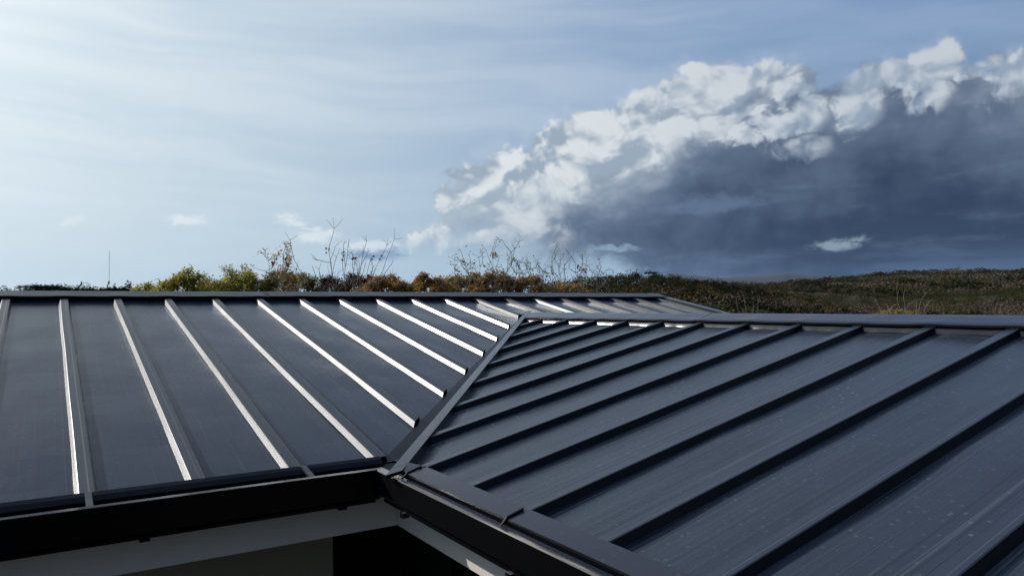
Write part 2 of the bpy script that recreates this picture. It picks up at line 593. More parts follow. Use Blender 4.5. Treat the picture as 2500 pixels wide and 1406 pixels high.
def sheet(surf, profile, lo, hi, nseg, swap=False, wob=None):
    """profile: (across, height) list. lo/hi: functions of across -> along. returns verts, faces, uvs"""
    V, Fc, UV = [], [], []
    n = len(profile)
    for i in range(nseg + 1):
        for (a, h) in profile:
            l0, l1 = lo(a), hi(a)
            s = l0 + (l1 - l0) * i / nseg
            da, dh = (wob(a, s) if wob else (0, 0))
            if swap:
                V.append(surf(s, a + da, h + dh))
            else:
                V.append(surf(a + da, s, h + dh))
            UV.append((a * U, s * U))
    for i in range(nseg):
        for j in range(n - 1):
            q = (i * n + j, i * n + j + 1, (i + 1) * n + j + 1, (i + 1) * n + j)
            Fc.append(q[::-1] if swap else q)
    return V, Fc, UV


def wob_fn(seed, amp=0.006, oil=0.0):
    def f(a, s):
        da = amp * mnoise.noise(Vector((seed * 3.7, s * 0.28, 0))) * 2
        dh = oil * mnoise.noise(Vector((a * 1.7 + seed, s * 0.9, seed * 1.3))) if oil else 0
        return da, dh
    return f


def rib_profile(x, run=0.030):
    """box rib seam; the seam lap shows as a low step along the top"""
    return [(x - 0.012, -HR - 0.001), (x, -HR), (x + run, -0.004), (x + run + 0.006, 0.0), (x + 0.112, 0.0), (x + 0.126, 0.0035),
            (x + 0.160, 0.0035), (x + 0.170, -0.001), (x + 0.198, -HR), (x + 0.210, -HR - 0.001)]


def pan_profile(a0, a1, cr=0.006):
    """flat pan with the two shallow pencil creases beside the rib"""
    w = a1 - a0
    pts = [(a0, -HR)]
    for c in (0.055, 0.93):
        xx = a0 + w * c
        pts += [(xx - 0.012, -HR), (xx, -HR + cr), (xx + 0.012, -HR)]
    for k in (0.2, 0.35, 0.5, 0.65, 0.8):
        pts.append((a0 + w * k, -HR))
    pts.append((a1, -HR))
    return sorted(pts)


# ---- wing A slope facing the camera
def loA(x):
    if x <= VL[0][0]:
        return 8.195
    if x <= RIDGE_B:
        return line2(*VL, x)
    return max(8.195, line2(*VL, 2 * RIDGE_B - x))


cntA = range(-8, 18)
for k in cntA:
    x = X0A + k
    lo_ = lambda a: loA(a) + 0.0
    hi_ = lambda a: CLA + 0.05
    run = 0.030 if k < 10 else {10: 0.016, 11: 0.008, 12: 0.018, 13: 0.007, 14: 0.009}.get(k, 0.004)
    V, Fc, UV = sheet(pA, rib_profile(x, run), lo_, hi_, 22, wob=wob_fn(k, 0.005))
    add('roof_rib', V, Fc, M_RIB, uvs=UV)
    a0, a1 = x + 0.20, x + 1.0
    if k == 17:
        a1 = x + 0.36
    V, Fc, UV = sheet(pA, pan_profile(a0 - 0.003, a1 + 0.003, 0.0015), lambda a: loA(a) - 0.02, lambda a: CLA + 0.05, 24, wob=wob_fn(k + 50, 0.0, 0.014))
    add('roof_panel', V, Fc, M_PANA, uvs=UV, smooth=False)

# ---- wing B slope
def xlo_B(y):
    if y < VR[0][1] + 0.02:
        return 3.40
    return VR[0][0] + (y - VR[0][1]) * (VR[1][0] - VR[0][0]) / (VR[1][1] - VR[0][1])


for j in range(0, 19):
    y = Y0B - j
    # mirrored profile: steep face to the camera at y-0.03
    prof = sorted([(2 * (y + 0.07) - a, h) for a, h in rib_profile(y - 0.03)])
    V, Fc, UV = sheet(pB, prof, lambda a: xlo_B(a) - 0.05, lambda a: CLB + 0.05, 18, swap=True, wob=wob_fn(j + 100, 0.006))
    add('roof_rib', V, Fc, M_RIBB, uvs=UV)
    a0, a1 = y - 1 + 0.17, y - 0.03
    V, Fc, UV = sheet(pB, pan_profile(a0 - 0.003, a1 + 0.003), lambda a: xlo_B(a) - 0.08, lambda a: CLB + 0.05, 20, swap=True, wob=wob_fn(j + 150, 0.0, 0.014))
    add('roof_panel', V, Fc, M_PAN, uvs=UV)
V, Fc, UV = sheet(pB, pan_profile(Y0B + 0.167, Y0B + 1.0), lambda a: xlo_B(a) - 0.05, lambda a: CLB + 0.05, 8, swap=True)
add('roof_panel', V, Fc, M_PAN, uvs=UV)

# ---- roof deck and the far slopes (never in view, plain ribbed sheets)
def box_pts(pts_bottom, pts_top):
    n = len(pts_bottom)
    V = list(pts_bottom) + list(pts_top)
    Fc = [tuple(range(n))[::-1], tuple(range(n, 2 * n))]
    for i in range(n):
        j = (i + 1) % n
        Fc.append((i, j, n + j, n + i))
    return V, Fc


def uv_guess(V):
    return [((v[0] + v[2]) * U, (v[1]) * U) for v in V]


def solid(name, bottom, top, mat, parent=house, uv=None, smooth=False):
    V, Fc = box_pts(bottom, top)
    return add(name, V, Fc, mat, parent, uvs=uv or uv_guess(V), smooth=smooth)


dk = [pA(A_X0, 8.15, -HR - 0.02), pA(A_X1, 8.15, -HR - 0.02), pA(A_X1, RIDGE_A, -HR - 0.02), pA(A_X0, RIDGE_A, -HR - 0.02)]
solid('roof_deck', [v - Vector((0, 0, 0.25)) for v in dk], dk, M_GUT)
dk = [pB(3.42, B_Y0, -HR - 0.02), pB(RIDGE_B, B_Y0, -HR - 0.02), pB(RIDGE_B, B_Y1, -HR - 0.02), pB(3.42 + 4.0, 11.6, -HR - 0.02), pB(3.42, 7.4, -HR - 0.02)]
solid('roof_deck', [v - Vector((0, 0, 0.25)) for v in dk], dk, M_GUT)


def mirA(x, y, h=0.0):
    v = pA(x, y, h)
    return Vector((v.x, 2 * RIDGE_A - v.y, v.z))


def mirB(x, y, h=0.0):
    v = pB(x, y, h)
    return Vector((2 * RIDGE_B - v.x, v.y, v.z))


for k in range(-8, 18):
    x = X0A + k
    V, Fc, UV = sheet(mirA, [(x - 1 + .2, -HR), (x, -HR), (x + .03, 0), (x + .17, 0), (x + .2, -HR)], lambda a: 8.1, lambda a: RIDGE_A, 1)
    add('roof_panel', V, [f[::-1] for f in Fc], M_PAN, uvs=UV)
for j in range(0, 19):
    y = Y0B - j
    V, Fc, UV = sheet(mirB, [(y - 1 + .17, -HR), (y - .03, -HR), (y, 0), (y + .14, 0), (y + .17, -HR)], lambda a: 3.4, lambda a: RIDGE_B, 1, swap=True)
    add('roof_panel', V, [f[::-1] for f in Fc], M_PAN, uvs=UV)

# ---- ridge caps
def ridge_cap(axis, a0, a1, cuts, lip_h, top_z, ribs, over, seed):
    """a folded cap, built in lengths with lap joints"""
    for ci in range(len(cuts) - 1):
        c0, c1 = cuts[ci], cuts[ci + 1]
        n = max(4, int((c1 - c0) / 0.085))
        V, Fc, UV = [], [], []
        prof = [(-1.0, -0.026), (-1.002, -0.002), (-0.99, 0.004), (-0.65, None), (-0.35, None), (-0.08, None), (0.0, None), (0.08, None), (0.5, None), (1.0, 0.0), (1.0, -0.035)]
        m = len(prof)
        for i in range(n + 1):
            a = c0 + (c1 - c0) * i / n
            near_ = min(abs(a - r) for r in ribs)
            dent = 0.009 * math.exp(-(near_ / 0.16) ** 2) - 0.006
            wv_ = 0.005 * mnoise.noise(Vector((a * 0.9, seed, 0))) + 0.003 * mnoise.noise(Vector((a * 2.9, seed, 4)))
            a_in = a
            for (q, h) in prof:
                a = a_in - (1.05 * (abs(q) if q < 0 else 0) * (i / n) ** 1.5 if (axis == 'B' and ci == len(cuts) - 2) else 0)
                w = (RIDGE_A - (CLA - over)) if axis == 'A' else (RIDGE_B - (CLB - over))
                lz = lip_z(axis) + (dent + wv_ if True else 0)
                tq = 1 - abs(q)
                z = lz + (top_z - lz) * min(1.0, tq * 1.04) ** (1.35 if axis == 'A' else 1.15) if h is None else lz + h
                if h is None:
                    z += 0.012 * mnoise.noise(Vector((a * 1.3, q * 2.0, seed + 9))) * (1 - tq)
                z += 0.006 * (ci % 2)
                if axis == 'A':
                    V.append(Vector((a, RIDGE_A + q * w, z)))
                else:
                    V.append(Vector((RIDGE_B + q * w, a, z)))
                UV.append((q * 0.3, a * U))
        for i in range(n):
            for j in range(m - 1):
                f = (i * m + j, i * m + j + 1, (i + 1) * m + j + 1, (i + 1) * m + j)
                Fc.append(f if axis == 'B' else f[::-1])
        # end caps
        Fc.append(tuple(range(m)) if axis == 'A' else tuple(range(m))[::-1])
        Fc.append(tuple(range(n * m, n * m + m))[::-1] if axis == 'A' else tuple(range(n * m, n * m + m)))
        o = add('ridge_cap', V, Fc, M_FLASHA if axis == 'A' else M_FLASH, uvs=UV, smooth=True)
        for pi_ in range(0, (m - 1) * n, m - 1):
            o.data.polygons[pi_].use_smooth = False
            o.data.polygons[pi_ + 1].use_smooth = False
        o.data.polygons[len(o.data.polygons) - 1].use_smooth = False
        o.data.polygons[len(o.data.polygons) - 2].use_smooth = False


def lip_z(axis):
    return (zA + sA * (CLA - yA) + 0.034) if axis == 'A' else (zB + sB * (CLB - xB) + 0.028)


ribsA = [X0A + k + 0.1 for k in range(-9, 19)]
ribsB = [Y0B - j + 0.07 for j in range(-2, 20)]
ridge_cap('A', A_X0, A_X1 + 0.05, [A_X0, 4.63, 12.6, A_X1 + 0.05], 0, 0.385, ribsA, 0.06, 1.0)
ridge_cap('B', B_Y0, B_Y1, [B_Y0, 1.9, 9.35, 15.85], 0, -0.170, ribsB, 0.06, 5.0)

# ---- closures under the caps, one per bay, and the sealant at the rib ends
for k in range(-8, 17):
    x = X0A + k
    a0, a1 = x + 0.175, x + 1.025
    if k == 17: a1 = x + 0.3
    n = 6
    V, UV = [], []
    for i in range(n + 1):
        a = a0 + (a1 - a0) * i / n
        e = 0.03 if i in (0, n) else 0.0
        V += [pA(a + (e if i == 0 else -e if i == n else 0), CLA - 0.03, -HR - 0.002), pA(a, CLA + 0.01, 0.035)]
        UV += [(a * U, 0), (a * U, 0.05)]
    Fc = [(2 * i, 2 * i + 2, 2 * i + 3, 2 * i + 1) for i in range(n)]
    add('ridge_closure', V, Fc, M_FLASH, uvs=UV)
    # folded tab turned up against the rib
    for s_, xx in ((1, x + 0.205), (-1, x + 0.995)):
        V = [pA(xx, CLA - 0.04, -HR + 0.002), pA(xx + s_ * 0.05, CLA - 0.045, -HR + 0.004), pA(xx - s_ * 0.02, CLA - 0.03, 0.0), pA(xx + s_ * 0.01, CLA - 0.035, 0.005)]
        add('closure_tab', V, [(0, 1, 3, 2)] if s_ > 0 else [(1, 0, 2, 3)], M_FLASH, uvs=[(0, 0), (.02, 0), (0, .03), (.02, .03)])
for j in range(-1, 19):
    y = Y0B - j
    a0, a1 = y - 1 + 0.145, y - 0.005
    n = 14
    V, UV = [], []
    rows = [(-0.085, -HR + 0.002), (-0.080, -HR + 0.010), (-0.030, -0.006), (0.012, 0.030), (0.03, 0.034)]
    for i in range(n + 1):
        a = a0 + (a1 - a0) * i / n
        wv_ = 0.008 * mnoise.noise(Vector((a * 3.1, 2.2, 0))) + 0.005 * mnoise.noise(Vector((a * 9.0, 8.2, 0)))
        for q, h in rows:
            V.append(pB(CLB + q + wv_, a, h))
            UV.append((a * U, h * U))
    m = len(rows)
    Fc = [(i * m + q, i * m + q + 1, (i + 1) * m + q + 1, (i + 1) * m + q) for i in range(n) for q in range(m - 1)]
    add('ridge_closure', V, Fc, M_CLOSE, uvs=UV, smooth=True)
    if j >= 0:
        # gunned sealant: a lumpy bead round the rib end
        V, Fc = [], []
        path = [(CLB - 0.05, y - 0.045, -HR + 0.01), (CLB - 0.03, y - 0.035, -0.03), (CLB - 0.03, y - 0.005, 0.012), (CLB - 0.035, y + 0.05, 0.02), (CLB - 0.03, y + 0.10, 0.022), (CLB - 0.03, y + 0.15, 0.016)]
        pts = []
        for a_, b_ in zip(path[:-1], path[1:]):
            for q in range(4):
                pts.append([a_[i] + (b_[i] - a_[i]) * q / 4 for i in range(3)])
        amp = 1.0 if j > 3 else 0.55
        for i, p_ in enumerate(pts):
            r_ = amp * (0.014 + 0.010 * abs(mnoise.noise(Vector((i * 0.8, j * 3.0, 0)))) * 2)
            c = pB(*p_)
            for q in range(5):
                an = q * 2 * math.pi / 5
                V.append(c + Vector((math.cos(an) * r_, 0.3 * r_ * math.sin(an * 2), math.sin(an) * r_)))
        for i in range(len(pts) - 1):
            for q in range(5):
                Fc.append((i * 5 + q, i * 5 + (q + 1) % 5, (i + 1) * 5 + (q + 1) % 5, (i + 1) * 5 + q))
        add('sealant_bead', V, Fc, M_SEAL, uvs=[(0, 0)] * len(V), smooth=True)

# ---- valley: flat strip on slope A, raised band on slope B
def along(L, t_):
    return L[0][0] + (L[1][0] - L[0][0]) * t_, L[0][1] + (L[1][1] - L[0][1]) * t_


cutsV = [-0.02, 0.52, 1.02]
for ci in range(2):
    n = 14
    V, UV = [], []
    for i in range(n + 1):
        tq = cutsV[ci] + (cutsV[ci + 1] - cutsV[ci]) * i / n
        x1, y1 = along(VL, tq)
        x2, y2 = along(VC, tq + 0.045 * (1 - min(1, max(0, tq + .02))))
        o_ = 0.004 * (1 - ci)
        za = 0.012
        zc = pA(x2, y2, -HR + za).z
        V += [pA(x1, y1, -HR + za - 0.01), pA(x1 + 0.01, y1 - 0.01, -HR + za + o_), Vector((x2 * 0.5 + x1 * 0.5, y2 * 0.5 + y1 * 0.5, (pA(x1, y1, -HR + za).z + zc) / 2 - 0.005 + o_)), Vector((x2 + 0.01, y2, zc + o_))]
        UV += [(0, tq * 5), (0.01, tq * 5), (0.1, tq * 5), (0.2, tq * 5)]
    Fc = [(i * 4 + q, i * 4 + q + 1, (i + 1) * 4 + q + 1, (i + 1) * 4 + q) for i in range(n) for q in range(3)]
    add('valley_flashing', V, Fc, M_FLASHA, uvs=UV)
    V, UV = [], []
    for i in range(n + 1):
        tq = cutsV[ci] + (cutsV[ci + 1] - cutsV[ci]) * i / n
        x2, y2 = along(VC, tq)
        x3, y3 = along(VR, tq)
        o_ = 0.004 * (1 - ci)
        V += [pB(x2, y2, -0.015 + o_), pB(x2, y2, 0.03 + o_), pB(x3, y3, 0.03 + o_), pB(x3, y3, (-HR - 0.02 if i or ci else 0.0) + o_)]
        UV += [(0.2, tq * 5), (0.25, tq * 5), (0.33, tq * 5), (0.38, tq * 5)]
    Fc = [(i * 4 + q, i * 4 + q + 1, (i + 1) * 4 + q + 1, (i + 1) * 4 + q) for i in range(n) for q in range(3)] + [(0, 1, 2, 3), (n * 4 + 3, n * 4 + 2, n * 4 + 1, n * 4)]
    add('valley_cover', V, Fc, M_FLASH, uvs=UV)

# ---- eave flashings
n = 40
V, UV = [], []
xs = [A_X0 + (3.36 - A_X0) * i / n for i in range(n + 1)]
for x in xs:
    w_ = 0.006 * mnoise.noise(Vector((x * 0.9, 0, 3)))
    V += [pA(x, 8.215, -0.03), pA(x, 8.21, 0.004), pA(x, 8.15, -0.008 + w_), pA(x, 8.085, -0.034 + w_), pA(x, 8.078, -0.040 + w_), pA(x, 8.085, -0.08)]
    UV += [(h * 0.05, x * U) for h in range(6)]
Fc = [(i * 6 + q, i * 6 + q + 1, (i + 1) * 6 + q + 1, (i + 1) * 6 + q)[::-1] for i in range(n) for q in range(5)]
add('eave_flashing', V, Fc, M_FLASHA, uvs=UV)
V, UV = [], []
ys = [7.12, 7.11] + [7.1 + (B_Y0 - 7.1) * i / n for i in range(1, n + 1)]
ys = [7.215] + ys[1:]
for i, y in enumerate(ys):
    w_ = 0.006 * mnoise.noise(Vector((y * 0.9, 7, 3)))
    V += [pB(3.475, y, -0.03), pB(3.47, y, 0.006), pB(3.37, y, 0.005 + w_), pB(3.262, y, 0.0 + w_), pB(3.257, y, -0.001 + w_), pB(3.250, y, -0.015 + w_), pB(3.30, y, -0.25)]
    UV += [(h * 0.05, y * U) for h in range(7)]
Fc = [(i * 7 + q, i * 7 + q + 1, (i + 1) * 7 + q + 1, (i + 1) * 7 + q) for i in range(len(ys) - 1) for q in range(6)]
add('eave_flashing', V, Fc, M_FLASH, uvs=UV)
# small closing piece at the foot of the valley
cp = [pB(3.205, 7.45, 0.036), pB(3.385, 7.425, 0.036), pB(3.47, 7.17, 0.012), pB(3.262, 7.20, 0.008)]
solid('valley_foot_plate', [v - Vector((0, 0, 0.04)) for v in cp], cp, M_FLASH)


# ---- gutters
def extr(name, prof, a0, a1, axis, mat, parent=house, cap=True, miter=None, uvk=1.0, nseg=1):
    """closed profile (p, z) swept along an axis; p is Y for axis X and X for axis Y"""
    V = []
    nn = len(prof)
    for i in range(nseg + 1):
        for (p_, z_) in prof:
            b0 = a0
            b1 = miter(p_) if miter else a1
            a = b0 + (b1 - b0) * i / nseg
            V.append(Vector((a, p_, z_)) if axis == 'X' else Vector((p_, a, z_)))
    Fc = []
    for i in range(nseg):
        for q in range(nn):
            r = (q + 1) % nn
            Fc.append((i * nn + q, i * nn + r, (i + 1) * nn + r, (i + 1) * nn + q))
    if cap:
        Fc += [tuple(range(nn))[::-1], tuple(range(nseg * nn, nseg * nn + nn))]
    o = add(name, V, Fc, mat, parent, uvs=uv_guess(V))
    bm = bmesh.new(); bm.from_mesh(o.data)
    bmesh.ops.recalc_face_normals(bm, faces=bm.faces)
    bm.to_mesh(o.data); bm.free()
    return o


ZL = -1.83


def gutter_prof(p_out, d, zb):
    """d=+1 : trough lies towards larger p"""
    th = 0.014
    po, pi = p_out, p_out + d * 0.40
    return [(po, ZL), (po, zb + 0.03), (po + d * 0.02, zb), (pi, zb), (pi, ZL + 0.0), (pi - d * th, ZL), (pi - d * th, zb + th),
            (po + d * 0.03, zb + th), (po + d * th, zb + 0.05), (po + d * th, ZL)]


def mitA(p_):   # corner mitre: wing A gutter stops on the diagonal
    return 3.155 + (p_ - 7.765) * 1.0


gA = extr('gutter', gutter_prof(7.765, 1, -2.150), A_X0, None, 'X', M_GUT, miter=lambda p_: 3.155 + (p_ - 7.765))
gB = extr('gutter', gutter_prof(3.155, 1, -2.105), B_Y0, None, 'Y', M_GUT, miter=lambda p_: 7.765 + (p_ - 3.155))
for ax_, po_, g_ in (('X', 7.765, gA), ('Y', 3.155, gB)):
    lp = [(po_ + 0.092, ZL + 0.001), (po_ + 0.094, ZL + 0.010), (po_ - 0.004, ZL + 0.013), (po_ - 0.011, ZL + 0.001)]
    if ax_ == 'X':
        extr('gutter_lip', lp, A_X0, None, 'X', M_FLASHA, parent=g_, miter=lambda p_: 3.155 + (p_ - 7.765))
    else:
        extr('gutter_lip', lp, B_Y0, None, 'Y', M_FLASH, parent=g_, miter=lambda p_: 7.765 + (p_ - 3.155))
gA['label'] = 'black box gutter under the left roof slope'
gB['label'] = 'black box gutter running down to the right'


def box(name, x0, x1, y0, y1, z0, z1, mat, parent=house):
    b_ = [Vector((x0, y0, z0)), Vector((x1, y0, z0)), Vector((x1, y1, z0)), Vector((x0, y1, z0))]
    return solid(name, b_, [v + Vector((0, 0, z1 - z0)) for v in b_], mat, parent)


# lower flange under gutter B and rail under gutter A
box('gutter_flange', 3.185, 3.235, B_Y0, 7.65, -2.150, -2.107, M_GUT, gB)
box('gutter_flange', A_X0, 3.15, 7.80, 7.86, -2.185, -2.152, M_GUT, gA)
# straps holding the gutter lip
for k, x in enumerate([0.345 + 2.08 * i for i in range(-4, 2)]):
    w = 0.058
    P_ = [pA(x, 8.20, 0.012), pA(x + w, 8.20, 0.012), Vector((x + w, 7.85, ZL + 0.010)), Vector((x, 7.85, ZL + 0.010))]
    mid1 = [pA(x, 8.02, 0.014), pA(x + w, 8.02, 0.014)]
    V = [P_[0], P_[1], mid1[1], P_[2], P_[3], mid1[0]]
    solid('gutter_strap', [v - Vector((0, 0, 0.03)) for v in V], V, M_RIB, gA)
for y in [7.205 - 1.98 * i for i in range(0, 6)]:
    P_ = [pB(3.43, y, 0.030), pB(3.262, y, 0.018), Vector((3.200, y, ZL + 0.020)), Vector((3.200, y - 0.020, ZL + 0.020)), pB(3.262, y - 0.020, 0.018), pB(3.43, y - 0.020, 0.030)]
    lowp = [v - Vector((0, 0, 0.050 if i in (0, 1, 4, 5) else 0.006)) for i, v in enumerate(P_)]
    solid('gutter_strap', lowp, P_, M_FLASHA, gB)
# clips
for x in (0.78, 2.72, -1.2, -3.2):
    box('gutter_clip', x, x + 0.09, 7.775, 7.87, -2.207, -2.186, M_GUT, gA)
for y in (7.10, 5.02, 2.9, 0.8, -1.3):
    o = box('gutter_clip', 3.165, 3.24, y, y + 0.075, -2.205, -2.151, M_FLASH, gB)

# ---- fascias, soffit and walls
FX, FY, FZ = 3.55, 8.115, -2.58
box('fascia', A_X0, FX - 0.003, FY, FY + 0.35, FZ, -2.0, M_PLASTER)
box('fascia', FX, FX + 0.35, B_Y0, FY + 0.35, FZ - 0.002, -2.0, M_PLASTER)
GZ = -CZ / U
wyA = 9.3
# corner of the recessed wall seen at px x = 813
a_, e_ = azel(813, 1340)
wx = math.tan(a_) * wyA
box('wall', A_X0 + 0.3, wx, wyA, wyA + 0.4, GZ, FZ + 0.3, M_WALL)
box('wall', wx - 0.4, wx, wyA + 0.402, wyA + 9.0, GZ, FZ + 0.3, M_WALL)
box('soffit', A_X0, A_X1, FY + 0.352, 2 * RIDGE_A - FY, FZ + 0.302, FZ + 0.36, M_PLASTER)
box('soffit', FX + 0.352, 2 * RIDGE_B - FX, B_Y0, FY + 0.3, FZ + 0.302, FZ + 0.36, M_PLASTER)
# dark sliding doors across the patio corner
dr = empty('sliding_door', Vector(W((5.6, 12.0, GZ))) - base_loc)
dr.parent = house
for i in range(4):
    yy = 8.2 + i * 1.1 - 3.0
    fr = box('door_frame', 5.0, 5.09, yy, yy + 0.09, GZ, FZ + 0.3, M_DARK, dr)
    box('door_pane', 5.03, 5.05, yy + 0.092, yy + 1.098, GZ, FZ + 0.3, M_GLASS, dr)
box('wall', 5.0, 5.3, B_Y0 + 0.3, 5.195, GZ, FZ + 0.3, M_WALL)
box('wall', 5.0, 5.3, 9.61, 18.0, GZ, FZ + 0.3, M_DARK)  # near black walls: the shade of the unlit interior put into their colour
box('wall', wx, 5.0, 18.0, 18.3, GZ, FZ + 0.3, M_DARK)
box('wall', A_X0 + 0.3, A_X1 - 0.8, 2 * RIDGE_A - 9.4, 2 * RIDGE_A - 9.0, GZ, FZ + 0.3, M_WALL)
box('wall', 2 * RIDGE_B - 4.6, 2 * RIDGE_B - 4.2, B_Y0 + 0.3, 9.0, GZ, FZ + 0.3, M_WALL)
# gable ends
for xx, s_ in ((A_X0 + 0.3, -1), (A_X1 - 0.5, 1)):
    b_ = [Vector((xx, 8.5, GZ)), Vector((xx, 2 * RIDGE_A - 8.5, GZ)), Vector((xx, 2 * RIDGE_A - 8.5, pA(0, 8.5, -.35).z)), Vector((xx, RIDGE_A, pA(0, RIDGE_A, -.35).z)), Vector((xx, 8.5, pA(0, 8.5, -.35).z))]
    solid('gable_wall', b_, [v + Vector((0.3 * -s_, 0, 0)) for v in b_], M_PLASTER)
b_ = [Vector((4.0, B_Y0 + 0.3, GZ)), Vector((2 * RIDGE_B - 4.0, B_Y0 + 0.3, GZ)), Vector((2 * RIDGE_B - 4.0, B_Y0 + 0.3, pB(4.0, 0, -.35).z)), Vector((RIDGE_B, B_Y0 + 0.3, pB(RIDGE_B, 0, -.35).z)), Vector((4.0, B_Y0 + 0.3, pB(4.0, 0, -.35).z))]
solid('gable_wall', b_, [v + Vector((0, 0.3, 0)) for v in b_], M_PLASTER)

# ---- rake trim on the right end of wing A
V, UV = [], []
for i in range(13):
    y = 8.13 + (CLA + 0.1 - 8.13) * i / 12
    V += [pA(17.60, y, -HR), pA(17.62, y, 0.03), pA(17.90, y, 0.035), pA(17.90, y, -0.35)]
    UV += [(q * 0.1, y * U) for q in range(4)]
Fc = [(i * 4 + q, i * 4 + q + 1, (i + 1) * 4 + q + 1, (i + 1) * 4 + q) for i in range(12) for q in range(3)]
add('rake_trim', V, Fc, M_FLASH, uvs=UV)
for s_ in (0, 1):
    V, UV = [], []
    for i in range(5):
        y = 8.13 + (RIDGE_A - 8.13) * i / 4
        f_ = mirA if s_ else pA
        xx = A_X0 - 0.02
        V += [f_(xx, y, -0.35), f_(xx, y, 0.035), f_(xx + 0.28, y, 0.03), f_(xx + 0.3, y, -HR)]
        UV += [(q * 0.1, y * U) for q in range(4)]
    Fc = [(i * 4 + q, i * 4 + q + 1, (i + 1) * 4 + q + 1, (i + 1) * 4 + q) for i in range(4) for q in range(3)]
    add('rake_trim', V, Fc, M_FLASH, uvs=UV)

# ================================================================ terrain
HX = [1000, 1200, 1340, 1450, 1600, 1750, 1900, 2050, 2200, 2350, 2500, 2750]
HAZ = [PHI + math.atan((x - 1250) / F_PX) for x in HX]
HR_ = [30, 60, 120, 250, 500, 900, 1800, 4000, 9000, 22000]
fl = lambda r: -CZ / r
HE = np.array([
    [fl(30)] * 12,
    [fl(60)] * 12,
    [fl(120), -.030, -.018, -.012, -.008, -.020, -.034, -.048, -.055, -.055, -.052, -.050],
    [fl(250), -.010, .010, .018, .0255, .018, .004, -.012, -.016, -.014, -.012, -.010],
    [fl(500), -.008, .000, .008, .016, .018, .016, .012, .008, .010, .014, .016],
    [fl(900), -.006, -.002, .004, .012, .018, .020, .023, .026, .027, .028, .028],
    [fl(1800), -.004, .000, .002, .004, .009, .015, .023, .0295, .031, .032, .031],
    [fl(4000), .000, .000, .000, .002, .006, .015, .027, .034, .0345, .032, .031],
    [fl(9000), .000, .000, .000, .002, .006, .012, .022, .030, .030, .028, .026],
    [fl(22000), .000, .000, .000, .002, .004, .006, .010, .012, .012, .012, .012]])
LR = np.log(HR_)


def ground_z(x, y):
    r = math.hypot(x, y)
    if r < 30:
        return 0.0
    a = math.atan2(x, y)
    lr = min(math.log(r), LR[-1])
    i = int(np.searchsorted(LR, lr) - 1); i = max(0, min(len(LR) - 2, i))
    f = (lr - LR[i]) / (LR[i + 1] - LR[i]); f = f * f * (3 - 2 * f)
    row0 = np.interp(a, HAZ, HE[i]); row1 = np.interp(a, HAZ, HE[i + 1])
    e = row0 * (1 - f) + row1 * f
    if a > HAZ[-1]:
        k = min(1.0, (a - HAZ[-1]) / 1.2)
        e = e * (1 - k) + (-CZ / r) * k
    z = CZ + r * e
    amp = min(r * 0.0085, 22.0) * min(1.0, max(0.0, (r - 60) / 160))
    if a < HAZ[0] or a > HAZ[-1] + 1.0:
        amp *= 0.3
    s = 2.6 / r ** 0.92
    q = mnoise.fractal(Vector((x * s * 1.0 + 5, y * s * 1.0, r ** 0.3)), 0.9, 2.1, 4)
    return z + amp * q


azs = np.concatenate([np.linspace(-math.pi, -0.2, 40, endpoint=False), np.linspace(-0.2, 1.45, 330, endpoint=False), np.linspace(1.45, math.pi, 30)])
rs = np.concatenate([[0.01, 8, 18], np.geomspace(30, 26000, 120)])
V = []
for r in rs:
    for a in azs:
        x, y = r * math.sin(a), r * math.cos(a)
        V.append((x, y, ground_z(x, y)))
na_ = len(azs)
Fc = []
for i in range(len(rs) - 1):
    for j in range(na_ - 1):
        Fc.append((i * na_ + j, (i + 1) * na_ + j, (i + 1) * na_ + j + 1, i * na_ + j + 1))
Fc = np.array(Fc)[:, ::-1]
M_GROUND, tt, b, _ = new_mat('dry_scrub_ground')
geo = tt.n('ShaderNodeNewGeometry').outputs['Position']
g1 = tt.noise(geo, 0.006, 6, 0.6)
g2 = tt.noise(geo, 0.09, 6, 0.65)
g3 = tt.noise(geo, 1.3, 5, 0.6)
c1 = tt.mix(tt.sstep(g2, 0.35, 0.65), (0.022, 0.028, 0.012), (0.065, 0.050, 0.028))
c1 = tt.mix(tt.sstep(g1, 0.5, 0.68) * 0.75, c1, (0.10, 0.085, 0.05))
tt.put(b.inputs['Base Color'], tt.mix(g3 * 0.5, c1, (0.03, 0.028, 0.016)))
b.inputs['Roughness'].default_value = 1.0
b.inputs['Specular IOR Level'].default_value = 0.1
me = fast_mesh('ground', V, Fc, [M_GROUND], smooth=True)
gr = bpy.data.objects.new('ground', me); col.objects.link(gr); gr['kind'] = 'structure'
